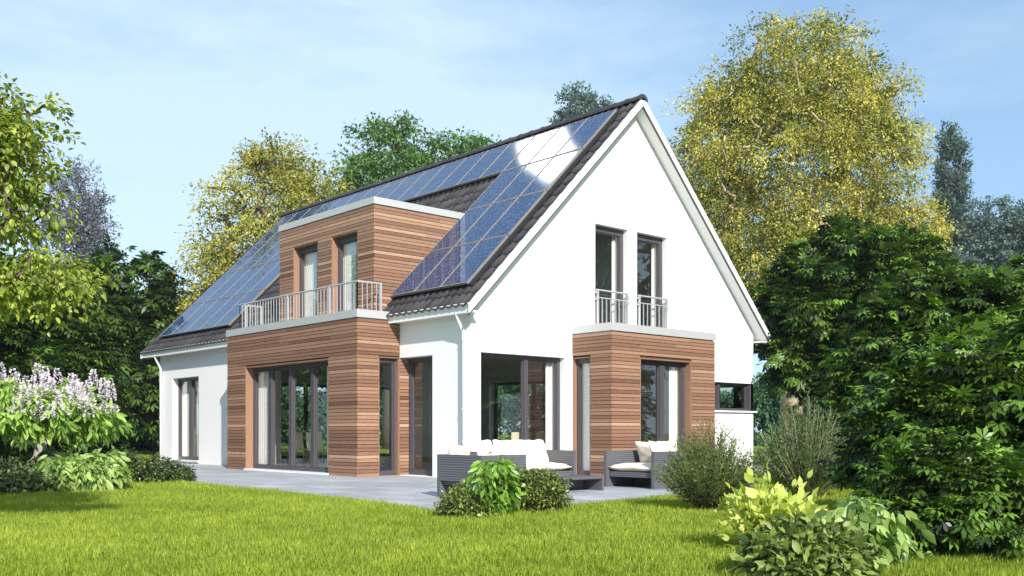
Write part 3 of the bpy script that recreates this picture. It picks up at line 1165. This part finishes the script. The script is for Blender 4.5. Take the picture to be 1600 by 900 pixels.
curtain('y', .27, 4.15, 4.30, 3.06, 5.2, 'white curtain in the upstairs gable door nearer the roof edge', .02)
curtain('y', .27, 5.47, 5.62, 3.06, 5.2, 'white curtain in the upstairs gable door farther right', .02)
curtain('x', DX + .25, 3.66, 4.17, 3.3, 5.04, 'white curtain in the right dormer door', .02)
curtain('x', DX + .25, 5.27, 5.80, 3.3, 5.04, 'white curtain in the left dormer door', .02)

# dining table and chairs indoors -------------------------------------------
t = empty('dining_table', (1.7, 8.1, FL), 'white dining table seen through the folding door', 'table')
mb = MB(); mb.box(1.15, 2.15, 6.7, 9.5, .71, .76); mb.build('tabletop', M['tabletop'], t)
for x in (1.22, 2.08):
    for y in (6.78, 9.42):
        mb = MB(); mb.box(x - .03, x + .03, y - .03, y + .03, FL, .71); mb.build('leg', M['tabletop'], t)


def dining_chair(x, y, rot, label):
    o = empty('dining_chair', (x, y, FL), label, 'chair', 'dining chairs indoors')
    o.rotation_euler = (0, 0, rot)
    def P(name, m, mat):
        ob = m.build(name, mat); ob.parent = o; return ob
    m = MB()
    pr = [(-.21, .43), (.16, .42), (.21, .46), (.25, .62), (.28, .86), (.265, .865), (.235, .63), (.19, .475), (.15, .445), (-.21, .455)]
    m.prism(pr, 'y', -.21, .21)
    P('seat', m, M['seat'])
    for sx, sy in ((-1, -1), (-1, 1), (1, -1), (1, 1)):
        m = MB(); m.tube([(sx * .15, sy * .15, .43), (sx * .23, sy * .22, 0)], .013, 6); P('leg', m, M['beech'])


dining_chair(.62, 8.15, math.pi - .9, 'ivory shell dining chair seen through the second leaf of the folding door')
dining_chair(.78, 7.35, math.pi + .15, 'ivory shell dining chair with its back to the third leaf of the folding door')
dining_chair(.45, 6.1, math.pi + .5, 'ivory shell dining chair at the right end of the folding door')
dining_chair(2.9, 2.0, -math.pi / 2 - .3, 'left one of two pale chair backs behind the large gable window')
dining_chair(3.5, 2.05, -math.pi / 2 + .1, 'right one of two pale chair backs behind the large gable window')
cb = empty('cupboard', (7.3, 2.3, FL), 'white cupboard standing indoors behind the gable bay door', 'cupboard')
mb = MB(); mb.box(6.9, 7.72, 2.02, 2.55, FL + .06, 1.44); mb.box(6.94, 7.68, 2.06, 2.5, FL, FL + .06); mb.build('carcass', M['tabletop'], cb)
for x in (6.905, 7.315):
    mb = MB(); mb.box(x, x + .40, 2.0, 2.018, FL + .07, 1.435); dr = mb.build('door', M['tabletop'], cb)

# ------------------------------------------------------------------ ground
mb = MB()
mb.quad((-300, -300, 0), (300, -300, 0), (300, 300, 0), (-300, 300, 0))
tag(mb.build('lawn', M['lawn']), kind='structure')
mb = MB()
PAT = [(-4.45, 15.6), (-4.40, -.5), (-4.93, -5.62), (-3.2, -5.70), (1.6, -5.10), (3.2, -3.9), (6.5, -2.0), (11.5, -.6), (11.5, 15.6)]
mb.prism(PAT, 'z', -.05, .022)
tag(mb.build('patio', M['patio']), kind='structure')


def in_poly(x, y, poly):
    ins = np.zeros(len(x), bool)
    n = len(poly)
    for i in range(n):
        x1, y1 = poly[i]; x2, y2 = poly[(i + 1) % n]
        c = ((y1 > y) != (y2 > y)) & (x < (x2 - x1) * (y - y1) / (y2 - y1 + 1e-12) + x1)
        ins ^= c
    return ins


def grass_patch():
    P = []
    for (d0, d1, dens) in ((4.8, 8, 4600), (8, 11, 3600), (11, 15, 2300), (15, 22, 1000), (22, 42, 260)):
        wmax = d1 * .70 + .6
        area = (d1 - d0) * 2 * wmax
        n = int(area * dens)
        d = d0 + (d1 - d0) * rng.random(n)
        s = (rng.random(n) * 2 - 1) * wmax
        ok = np.abs(s) < d * .70 + .6
        d, s = d[ok], s[ok]
        xy = CAM[:2] + FWD[:2] * d[:, None] + RGT[:2] * s[:, None]
        P.append(np.c_[xy, d])
    P = np.concatenate(P)
    ok = ~in_poly(P[:, 0] + rng.normal(0, .02, len(P)), P[:, 1] + rng.normal(0, .02, len(P)), PAT)
    P = P[ok]
    n = len(P)
    pos = np.c_[P[:, :2], np.zeros(n)]
    big = np.sin(P[:, 0] * .9 + 1.3 * np.sin(P[:, 1] * .7)) * np.cos(P[:, 1] * 1.1 + P[:, 0] * .4)
    mid = np.sin(P[:, 0] * 5.1 + 2 * np.sin(P[:, 1] * 3.3)) * np.sin(P[:, 1] * 4.7 + 1.5 * np.sin(P[:, 0] * 2.9))
    lean = rng.normal(0, .42, (n, 2)) + .16 * np.c_[mid, big]
    ax = np.c_[lean, np.ones(n)]
    nr = np.c_[rng.normal(size=(n, 2)), np.full(n, .2)]
    h = (.050 + .035 * rng.random(n)) * (1 + .18 * mid + .12 * big)
    h *= np.where(P[:, 2] > 15, 1.15, 1)
    patch = np.sin(P[:, 0] * 1.7 + 2.2 * np.sin(P[:, 1] * 1.3 + 1)) * np.sin(P[:, 1] * 1.9 + 1.7 * np.sin(P[:, 0] * 1.1))
    tone = .47 + .07 * big + .10 * mid + .08 * patch + rng.normal(0, .20, n)
    tone = np.where(rng.random(n) < .03, 1.0, tone)
    V, F, T = leaves(pos, ax, nr, h, tone, 'blade')
    # widen blades with distance class so the sward stays closed
    o = np_mesh('grass', V, F, T, M['grass'])
    tag(o, 'short sunlit lawn grass in front of the terrace', 'grass', kind='stuff')


grass_patch()


# ------------------------------------------------------------------ garden furniture
def cushion(name, cx, cy, cz, sx, sy, sz, rx=0, ry=0, parent=None, puff=1.0):
    """soft rounded pillow: superellipsoid grid with pinched corners and a seam"""
    n = 14
    V = []; F = []
    a = np.linspace(-1, 1, n)
    for sgn in (1, -1):
        for i in range(n):
            for j in range(n):
                u, v = a[i], a[j]
                e = (1 - abs(u) ** 3.2) * (1 - abs(v) ** 3.2)
                th = sgn * (.12 + .88 * max(e, 0) ** .42)
                k = 1 - .05 * (1 - abs(u * v))
                crs = 1 + .03 * math.sin(9 * u + 3 * v + cx) * (1 - e)
                V.append((u * k * sx / 2 * crs, v * k * sy / 2 * crs, th * sz / 2 + .006 * math.sin(7 * u + cx * 5) * math.cos(6 * v)))
        b = 0 if sgn == 1 else n * n
        for i in range(n - 1):
            for j in range(n - 1):
                q_ = [b + i * n + j, b + (i + 1) * n + j, b + (i + 1) * n + j + 1, b + i * n + j + 1]
                F.append(q_ if sgn == 1 else q_[::-1])
    # rim
    rim = [(i, 0) for i in range(n)] + [(n - 1, j) for j in range(1, n)] + [(i, n - 1) for i in range(n - 2, -1, -1)] + [(0, j) for j in range(n - 2, 0, -1)]
    m = len(rim)
    for k in range(m):
        i0 = rim[k][0] * n + rim[k][1]; i1 = rim[(k + 1) % m][0] * n + rim[(k + 1) % m][1]
        F.append([i0, n * n + i0, n * n + i1, i1])
    V = np.array(V)
    cx_, sx_ = math.cos(rx), math.sin(rx)
    V = V @ np.array([[1, 0, 0], [0, cx_, sx_], [0, -sx_, cx_]])
    cy_, sy_ = math.cos(ry), math.sin(ry)
    V = V @ np.array([[cy_, 0, -sy_], [0, 1, 0], [sy_, 0, cy_]])
    V = V + np.array([cx, cy, cz])
    mb = MB(); mb.v = [tuple(p) for p in V]; mb.f = [tuple(f) for f in F]; mb.t = [.5] * len(F)
    return mb.build(name, M['cushion'], parent, smooth=True)


PZ = .022
H = .60


def armchair(name, x0, x1, y0, y1, back, label, cat, group):
    """back: side carrying the backrest: 'w','e' or 'n'"""
    o = empty(name, ((x0 + x1) / 2, (y0 + y1) / 2, PZ), label, cat, group)
    t = .06
    m = MB()
    bz = .25
    if back in 'we':
        xb = x0 if back == 'w' else x1 - t
        m.box(xb, xb + t, y0 + t, y1 - t, bz, H)
        m.build('backrest', M['wicker'], o)
        for y in (y0, y1 - t):
            m = MB()
            xa, xc = x0, x1
            m.prism([(xa, PZ), (xc, PZ), (xc, H), (xa, H)], 'y', y, y + t)
            m.build('armrest', M['wicker'], o)
        m = MB()
        m.box(x0 + t, x1 - t, y0 + t, y1 - t, .19, .27)
        xi = x0 + .16 if back == 'w' else x1 - .20
        m.box(xi, xi + .04, y0 + t, y1 - t, PZ, .19)
        m.build('base', M['wicker'], o)
        cushion('seat_cushion', (x0 + x1) / 2, (y0 + y1) / 2, .335, x1 - x0 - .08, y1 - y0 - .14, .15, parent=o)
    else:
        m.box(x0 + t, x1 - t, y1 - t, y1, bz, H); m.build('backrest', M['wicker'], o)
        for x in (x0, x1 - t):
            m = MB(); m.box(x, x + t, y0, y1, PZ, H); m.build('armrest', M['wicker'], o)
        m = MB(); m.box(x0 + t, x1 - t, y0 + .02, y1 - t, .19, .27); m.box(x0 + t, x1 - t, y1 - .24, y1 - .2, PZ, .19)
        m.build('base', M['wicker'], o)
        n = max(1, round((x1 - x0 - .1) / .8))
        wd = (x1 - x0 - .12) / n
        for i in range(n):
            cushion('seat_cushion', x0 + .06 + wd * (i + .5), (y0 + y1) / 2 - .04, .335, wd - .01, y1 - y0 - .10, .15, parent=o)
    return o


c1 = armchair('lounge_chair', -3.48, -2.69, -4.40, -3.47, 'w', 'dark grey wicker lounge chair with cream cushions turned to the right, behind the drooping bush', 'armchair', 'wicker garden seats')
cushion('back_cushion', -3.31, -3.70, .54, .40, .42, .15, ry=-1.22, parent=c1)
cushion('back_cushion', -3.08, -4.24, .545, .62, .40, .15, rx=1.25, parent=c1)
lv = armchair('loveseat', -1.95, -.10, -2.80, -1.92, 'n', 'dark grey wicker loveseat with cream cushions against the large gable window', 'sofa', 'wicker garden seats')
for i, x in enumerate((-1.60, -1.0, -.43)):
    cushion('back_cushion', x, -2.14 - .03 * (i % 2), .56, .60, .46, .17, rx=1.2, parent=lv)
c2 = armchair('lounge_chair', .05, .92, -4.33, -3.28, 'e', 'dark grey wicker lounge chair turned to the left, beside the needle leaved bush', 'armchair', 'wicker garden seats')
cushion('back_cushion', .74, -3.72, .55, .42, .62, .16, ry=1.2, parent=c2)
cushion('back_cushion', .50, -4.17, .56, .62, .42, .16, rx=1.22, parent=c2)
tb = empty('coffee_table', (-1.09, -3.6, PZ), 'low dark grey wicker coffee table open at its near end', 'table')
m = MB(); m.box(-1.49, -.70, -3.98, -3.18, .20, .24); m.build('tabletop', M['wicker'], tb)
for x in (-1.49, -.745):
    m = MB(); m.box(x, x + .045, -3.98, -3.18, PZ, .198); m.build('side_panel', M['wicker'], tb)
m = MB(); m.box(-1.445, -.745, -3.6, -3.56, PZ, .198); m.build('centre_panel', M['wicker'], tb)

# reddish stone right of the terrace
me = MB()
r_ = random.Random(3)
for k in range(5):
    x, y = 12.2 + k * .45, 1.9 + k * .28
    pts = [(x + .4 * math.cos(a) * r_.uniform(.8, 1.1), y + .3 * math.sin(a) * r_.uniform(.8, 1.1)) for a in np.linspace(0, 6.28, 9)[:-1]]
    me.prism(pts, 'z', 0, .12 + .05 * r_.random())
tag(me.build('stone_edging', M['stone'], None), 'reddish edging stones at the right end of the terrace', 'edging')


# ------------------------------------------------------------------ bushes
def bush(name, label, base, blobs, ncl, rc, nper, size, kind, mat, group=None, r0=.03, stem='stem', smat=None, **kw):
    return tree(name, label, 'bush', base, blobs, [(0, 0, -.02), (0, 0, .12), (0.01, 0, .3 * blobs[0][5])], r0, smat or M['bark'], mat, ncl, rc, nper, size, kind,
                group, partname='foliage', maxn=60, rmin=.004, **kw)


bush('boxwood', 'low round boxwood bush left of the drooping bush on the lawn edge', spot(730, 10.3), [(0, 0, .15, .30, .26, .15), (-.12, -.05, .12, .2, .2, .12)], 260, .09, 22, .045, 'leaf', M['box'], 'boxwood bushes', up=.55, droop=.1, tone_sd=.25)
bush('boxwood', 'larger round boxwood bush right of the drooping bush on the lawn edge', spot(838, 10.9), [(0, 0, .24, .34, .30, .22), (-.22, .1, .34, .22, .2, .16), (.16, 0, .2, .2, .22, .18)], 420, .09, 24, .045, 'leaf', M['box'], 'boxwood bushes', up=.55, droop=.1, tone_sd=.25)
bush('drooping_shrub', 'bright green bush with drooping leaves between the two boxwoods', spot(768, 10.4), [(0, 0, .42, .19, .2, .2), (-.06, 0, .25, .15, .15, .18), (.05, 0, .52, .13, .13, .1)], 80, .16, 20, .115, 'oval', M['droop'], droop=1.0, up=.35, tone_sd=.2)

# left bed
bush('ground_shrub', 'dark leafy shrub at the far left edge of the lawn under the lilac', spot(5, 14.2), [(0, 0, .22, .75, .6, .24), (.5, 0, .18, .4, .4, .2)], 240, .16, 22, .09, 'leaf', M['boxdark'], 'low shrubs of the left bed', tone_sd=.2)
bush('drooping_shrub', 'pale green drooping shrub in front of the lilac', spot(122, 14.9), [(-.22, 0, .30, .42, .4, .26), (.30, 0, .32, .36, .36, .27)], 190, .16, 26, .15, 'oval', M['paleleaf'], 'low shrubs of the left bed', droop=.9, up=.4, tone_sd=.22)
bush('boxwood', 'low dark boxwood running right from the pale shrub to the terrace', spot(235, 17.2), [(-.45, 0, .30, .40, .35, .26), (.0, 0, .24, .42, .35, .22), (.42, 0, .16, .35, .3, .17)], 520, .11, 24, .055, 'leaf', M['boxdark'], 'low shrubs of the left bed', up=.5, tone_sd=.3)

# lilac
b = spot(44, 16.4)
lil = tree('lilac_tree', 'small multi branched tree with pink flower spikes above the left bed', 'tree', b,
           [(-.25, 0, 1.42, .75, .6, .32), (.55, .1, 1.38, .75, .6, .30), (1.0, .1, 1.2, .5, .4, .26), (-.9, 0, 1.35, .6, .5, .34), (.3, -.3, 1.25, .9, .4, .22)],
           [(0, 0, 0), (.03, 0, .35), (.16, 0, .62), (.30, 0, .85)], .075, M['bark_lilac'], M['lilacleaf'], 130, .20, 28, .20, 'oval', droop=.75, up=.4, tone_sd=.22)
sp = []
for i in range(75):
    u = rng.random()
    x = -.95 + 2.45 * u
    cx = b + RGT * x * 1.0 + FWD * rng.uniform(-.60, .2)
    zt = 1.30 + .45 * math.sqrt(max(0, 1 - ((x - .05) / 1.75) ** 2)) * rng.uniform(-.55, 1.0)
    sp.append((cx[0], cx[1], zt, rng.uniform(.14, .32)))
pp = []; aa = []; nn = []; ss = []; tt = []
for (x, y, z, h) in sp:
    k = int(90 * h / .25)
    t = rng.random(k)
    th = rng.random(k) * 6.283
    r = .060 * (1 - t) ** .7 + .006
    lean = rng.normal(0, .1, 2)
    p = np.c_[x + r * np.cos(th) + lean[0] * t * h, y + r * np.sin(th) + lean[1] * t * h, z + t * h]
    pp.append(p); aa.append(np.c_[np.cos(th), np.sin(th), rng.uniform(.1, .9, k)]); nn.append(rand_dirs(k)); ss.append(np.full(k, .042) * rng.uniform(.6, 1.2, k)); tt.append(.35 + .45 * t + rng.normal(0, .2, k))
V, F, T = leaves(np.concatenate(pp), np.concatenate(aa), np.concatenate(nn), np.concatenate(ss), np.concatenate(tt), 'leaf')
np_mesh('blossom', V, F, T, M['blossom'], lil)


# needle leaved and feathery bushes: many upright stems with small leaves
def wand_bush(name, label, base, nst, height, spread, leafsize, per, mat, stemmat, kind='lance', tone0=.5, curve=.4, group=None, thin=.004, lo=.25):
    o = empty(name, base, label, 'bush', group)
    b = np.array(base)
    mb = MB(); P = []; A = []; N_ = []; S_ = []; T_ = []
    for i in range(nst):
        th = rng.random() * 6.283
        rr = spread * math.sqrt(rng.random())
        hh = height * (1 - .55 * (rr / spread) ** 1.6) * rng.uniform(.7, 1.1)
        dx, dy = math.cos(th) * rr, math.sin(th) * rr
        pts = []
        for k in range(6):
            t = k / 5
            pts.append(b + np.array([dx * (t ** (1 - curve * .5)), dy * (t ** (1 - curve * .5)), hh * t]) + rng.normal(0, .01, 3) * t)
        mb.tube(pts, [thin * (1.4 - t / 5) for t in range(6)], 3, cap=False)
        pts = np.array(pts)
        m_ = per
        t = lo + (1 - lo) * rng.random(m_) ** .8
        idx = np.minimum((t * 5).astype(int), 4); fr = t * 5 - idx
        p = pts[idx] * (1 - fr[:, None]) + pts[idx + 1] * fr[:, None]
        d = norm(pts[idx + 1] - pts[idx])
        off = rand_dirs(m_)
        P.append(p + off * leafsize * rng.random((m_, 1)) * 1.3); A.append(d * .9 + off * .8); N_.append(rand_dirs(m_) + np.array([0, 0, .5])); S_.append(leafsize * rng.uniform(.6, 1.3, m_)); T_.append(tone0 + rng.normal(0, .22, m_) + rng.normal(0, .08))
    mb.build('stem', stemmat, o)
    V, F, T = leaves(np.concatenate(P), np.concatenate(A), np.concatenate(N_), np.concatenate(S_), np.concatenate(T_), kind)
    np_mesh('foliage', V, F, T, mat, o)
    return o


wand_bush('rosemary_bush', 'spreading needle leaved bush in front of the gable bay corner', spot(1108, 11.15), 260, 1.0, .64, .040, 85, M['rosemary'], M['bark'])
wand_bush('feathery_shrub', 'tall feathery shrub with pale stems right of the house corner', spot(1262, 13.4), 260, 1.32, .78, .050, 90, M['feather'], M['straw'], tone0=.5, thin=.005)

# near right bed
wand_bush('golden_shrub', 'yellow leaved shrub at the lower right', spot(1208, 7.4), 58, .57, .40, .092, 19, M['gold'], M['stem'], kind='broad', tone0=.62, lo=.42)
bush('laurel_shrub', 'dark glossy leaved shrub at the bottom edge in front of the yellow shrub', spot(1245, 6.0), [(0, 0, .17, .36, .30, .17), (.22, 0, .15, .3, .3, .16), (-.1, -.15, .08, .3, .2, .1)], 260, .11, 18, .075, 'broad', M['laurel'], droop=.2, up=.55, tone_sd=.25)
bush('drooping_shrub', 'light green shrub with large hanging leaves right of the yellow shrub', spot(1352, 6.5), [(0, 0, .34, .22, .24, .15), (.10, 0, .32, .15, .2, .13), (-.16, 0, .24, .16, .2, .13), (.05, 0, .15, .2, .2, .12)], 95, .11, 14, .11, 'broad', M['paleleaf'], droop=1.0, up=.35, tone_sd=.22)

# ------------------------------------------------------------------ trees
CH = dict(kind='palm', up=.88, droop=.30, flat=.28, spread=.25, tone_sd=.30, out=.5, ctone=.12, tone0=.42)


def chestnut(label, px, d, top, rx, size, ncl, nper=30, blobs=None, mat=None, zlo=.1, group='chestnut trees', rc=.42):
    base = spot(px, d)
    zt = .913 + (HOR - top) * d / FPX
    hz = (zt - zlo) / 2
    bl = blobs or [(0, 0, zlo + hz * .95, rx, rx, hz), (RGT[0] * rx * .4, RGT[1] * rx * .4, zlo + hz * .8, rx * .75, rx * .75, hz * .75), (-RGT[0] * rx * .45, -RGT[1] * rx * .45, zlo + hz * .75, rx * .7, rx * .7, hz * .7)]
    k = dict(CH); kd = k.pop('kind')
    return tree('chestnut_tree', label, 'tree', base, bl, [(0, 0, 0), (.05, .02, zt * .2), (0, .06, zt * .4), (.04, 0, zt * .6)], .12 + .02 * zt, M['bark_dark'], mat or M['chestnut'], ncl, rc, nper, size, kd, group, shell=.72, **k)


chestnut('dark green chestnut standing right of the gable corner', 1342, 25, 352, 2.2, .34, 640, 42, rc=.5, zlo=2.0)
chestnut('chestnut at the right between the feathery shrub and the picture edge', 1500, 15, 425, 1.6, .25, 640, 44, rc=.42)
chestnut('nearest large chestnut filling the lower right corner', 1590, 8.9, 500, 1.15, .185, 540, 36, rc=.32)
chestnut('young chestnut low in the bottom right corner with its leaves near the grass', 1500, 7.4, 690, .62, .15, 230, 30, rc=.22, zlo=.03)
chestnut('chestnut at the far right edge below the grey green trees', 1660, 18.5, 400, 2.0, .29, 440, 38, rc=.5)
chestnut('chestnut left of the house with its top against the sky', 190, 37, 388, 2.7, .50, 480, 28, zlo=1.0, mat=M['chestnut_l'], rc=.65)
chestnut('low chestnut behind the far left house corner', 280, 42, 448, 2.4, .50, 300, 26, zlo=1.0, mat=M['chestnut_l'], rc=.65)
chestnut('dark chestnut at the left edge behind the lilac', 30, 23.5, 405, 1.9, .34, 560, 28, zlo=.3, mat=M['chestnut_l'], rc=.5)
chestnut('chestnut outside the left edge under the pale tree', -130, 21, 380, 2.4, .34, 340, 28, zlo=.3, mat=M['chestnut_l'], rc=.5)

# near pale green tree from the left edge
b = spot(-110, 8.0)
def nb(u, z, ru, rz): return (RGT[0] * u, RGT[1] * u, z, ru, ru, rz)
near = tree('ash_tree', 'near tree with fresh yellow green leaves reaching in from the left edge', 'tree', b,
            [nb(0, 2.95, .85, .85), nb(.69, 3.28, .36, .42), nb(.72, 2.76, .28, .24), nb(1.02, 2.18, .42, .18), nb(.46, 2.2, .55, .24), nb(.3, 3.4, .5, .4)],
            [(0, 0, 0), (.04, .04, .9), (0, .08, 1.7), (.08, 0, 2.4)], .10, M['bark'], M['neargold'], 380, .20, 56, .058, 'broad', droop=.45, up=.6, flat=.5, tone_sd=.2, ctone=.15, rmin=.006)


def birch(label, px, d, blobs, h, r0, ncl, rc, nper, size, mat, bark, kind='leaf', name='birch_tree', group=None, lean=0, **kw):
    return tree(name, label, 'tree', spot(px, d), blobs, [(0, 0, 0), (.1, .1, h * .16), (lean * .3, 0, h * .32), (lean * .6, .1, h * .5), (lean, 0, h * .72)], r0, bark, mat, ncl, rc, nper, size, kind, group, **kw)


# big golden birch right of the ridge
def rb(u, z, ru, rz, v=0): return (RGT[0] * u + FWD[0] * v, RGT[1] * u + FWD[1] * v, z, ru, ru, rz)
birch('large golden birch rising right of the gable', 1238, 40,
      [rb(-.2, 12.0, 4.4, 4.0), rb(0.2, 15.2, 3.0, 2.6), rb(-3.3, 11.0, 2.1, 2.6), rb(3.2, 11.2, 2.2, 3.0), rb(2.6, 14, 1.9, 2.0), rb(-2.3, 14.0, 1.9, 1.8), rb(4.3, 8.9, 1.7, 1.7), rb(0, 8.0, 4.0, 2.2), rb(-3.4, 8.0, 2.0, 1.8)],
      17, .42, 1150, .92, 170, .125, M['birch'], M['bark_pale'], droop=.35, up=.35, flat=.8, tone_sd=.24, ctone=.24, maxn=420, rmin=.026, shell=.35)
birch('golden birch behind the left end of the roof', 420, 36,
      [rb(0, 8.3, 2.5, 2.6), rb(.2, 10.2, 1.4, 1.4), rb(-1.6, 6.5, 1.4, 1.7), rb(1.9, 9.0, 1.4, 1.6), rb(-.3, 5.5, 2.4, 1.8), rb(-2.4, 5.0, 1.0, 1.0)],
      10, .26, 420, .75, 130, .125, M['birch'], M['bark'], droop=.35, up=.35, flat=.8, tone_sd=.2, ctone=.17, rmin=.018, shell=.35)
for px, top, lab in ((608, 175, 'leftmost and tallest of the green trees behind the ridge'), (690, 200, 'middle green tree behind the ridge'), (745, 205, 'rightmost green tree behind the ridge')):
    d = 52; zt = .913 + (HOR - top) * d / FPX
    ru = 2.4 if px == 608 else 1.7
    birch(lab, px, d, [rb(0, zt - 3.2, ru, 3.1), rb(-1.2, zt - 5, ru, 3), rb(1.2, zt - 5.2, ru, 3)], zt, .3, 280, .8, 100, .22, M['ash'], M['bark'], name='deciduous_tree', group='green trees behind the ridge', droop=.3, up=.5, tone_sd=.2, ctone=.2, rmin=.02)
birch('grey green tree crown peeping over the ridge near the gable top', 912, 75, [rb(0, 24, 2.1, 3.2), rb(-.8, 22.5, 1.4, 3), rb(.9, 22.8, 1.3, 3)], 24, .3, 220, .75, 100, .26, M['hazed_green'], M['bark'], name='deciduous_tree', droop=.1, up=.4, tone_sd=.2)
birch('tall narrow poplar right of the golden birch', 1485, 82, [rb(0, 22, 1.25, 4.6), rb(.2, 17, 1.5, 5), rb(-.3, 13, 1.6, 5)], 25, .35, 340, .62, 120, .24, M['hazed_green'], M['bark'], name='poplar_tree', droop=-.5, up=.3, flat=1.6, tone_sd=.2, tone0=.3)
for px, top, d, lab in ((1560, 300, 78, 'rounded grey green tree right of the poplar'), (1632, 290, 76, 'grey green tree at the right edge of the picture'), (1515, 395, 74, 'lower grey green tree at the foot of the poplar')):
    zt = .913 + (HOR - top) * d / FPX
    birch(lab, px, d, [rb(0, zt - 3.6, 2.6, 3.5), rb(-1.4, zt - 6.5, 2.4, 3.5), rb(1.4, zt - 6, 2.4, 3.5)], zt, .35, 260, .95, 110, .29, M['hazed_green'], M['bark'], name='deciduous_tree', group='grey green trees at the right', droop=.3, up=.45, tone_sd=.2, tone0=.55)
birch('sparse grey violet tree beyond the left garden', 118, 62, [rb(0, 14.2, 1.8, 3.4), rb(-.7, 11.5, 1.7, 3), rb(.9, 12.2, 1.4, 3)], 16, .22, 230, .8, 90, .19, M['hazed_violet'], M['bark'], name='deciduous_tree', droop=-.2, up=.3, flat=1.3, tone_sd=.2)

# far hedge belt and understorey closing the views between the trunks
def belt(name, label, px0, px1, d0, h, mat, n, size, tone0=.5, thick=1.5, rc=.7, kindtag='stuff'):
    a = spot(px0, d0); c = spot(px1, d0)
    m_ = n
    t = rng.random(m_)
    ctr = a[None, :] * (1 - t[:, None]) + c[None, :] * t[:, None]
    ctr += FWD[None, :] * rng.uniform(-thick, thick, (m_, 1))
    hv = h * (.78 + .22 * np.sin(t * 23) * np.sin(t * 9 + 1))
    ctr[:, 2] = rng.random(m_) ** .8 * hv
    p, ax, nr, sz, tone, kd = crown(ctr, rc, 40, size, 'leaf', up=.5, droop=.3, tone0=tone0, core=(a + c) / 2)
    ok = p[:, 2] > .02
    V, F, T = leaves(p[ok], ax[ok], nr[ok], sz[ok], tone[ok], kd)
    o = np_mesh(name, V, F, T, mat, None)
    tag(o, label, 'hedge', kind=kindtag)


belt('hedge', 'bright green hedge far behind the house', 330, 1330, 62, 4.6, M['hedge'], 1700, .34)
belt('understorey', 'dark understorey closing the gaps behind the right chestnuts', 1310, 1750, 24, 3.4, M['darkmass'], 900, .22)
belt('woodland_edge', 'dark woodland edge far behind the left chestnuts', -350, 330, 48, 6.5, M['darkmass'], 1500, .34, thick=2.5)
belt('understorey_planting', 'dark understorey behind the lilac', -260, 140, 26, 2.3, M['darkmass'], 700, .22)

# trees standing beyond the left and right picture edges (mirrored in the glass)
for (x, y, h) in ((-13, 22, 9), (-17, 12, 8), (-9, 34, 11)):
    tree('deciduous_tree', 'tree outside the picture on the left, mirrored in the windows', 'tree', (x, y, 0), [(0, 0, h * .6, 2.6, 2.6, h * .36)], [(0, 0, 0), (0, .1, h * .3), (0, 0, h * .6)], .25, M['bark_dark'], M['ash'], 170, .9, 40, .32, 'leaf', group='trees left of the picture', tone_sd=.2)
for (x, y, h) in ((15, -13, 13), (20, -17, 16), (9.5, -18, 10), (24, -10, 15), (17, -9.5, 14)):
    tree('deciduous_tree', 'tree outside the picture on the right, mirrored in the windows', 'tree', (x, y, 0), [(0, 0, h * .6, 2.8, 2.8, h * .36)], [(0, 0, 0), (0, .1, h * .3), (0, 0, h * .6)], .25, M['bark_dark'], M['ash'], 170, .9, 40, .32, 'leaf', group='trees right of the picture', tone_sd=.2)

# ------------------------------------------------------------------ air
mb = MB(); mb.box(-302, 302, -302, 302, -1, 30)
hz = mb.build('haze', M['dark'])
tag(hz, 'thin summer haze', kind='stuff')
hm, nt_, out_ = newmat('haze_air')
pv = nt_.nodes.new('ShaderNodeVolumePrincipled')
pv.inputs['Color'].default_value = (.80, .90, 1.0, 1)
pv.inputs['Density'].default_value = .0004
pv.inputs['Anisotropy'].default_value = .1
nt_.links.new(pv.outputs[0], out_.inputs['Volume'])
hz.data.materials[0] = hm

# ------------------------------------------------------------------ render
scene.render.engine = 'CYCLES'
cy = scene.cycles
cy.use_denoising = True
cy.max_bounces = 8
cy.diffuse_bounces = 3
cy.glossy_bounces = 3
cy.transmission_bounces = 4
cy.transparent_max_bounces = 12
cy.use_adaptive_sampling = True
cy.sample_clamp_indirect = 6
vs = scene.view_settings
scene.display_settings.display_device = 'sRGB'
vs.view_transform = 'Standard'
vs.look = 'None'
vs.gamma = 1
vs.exposure = 0.47
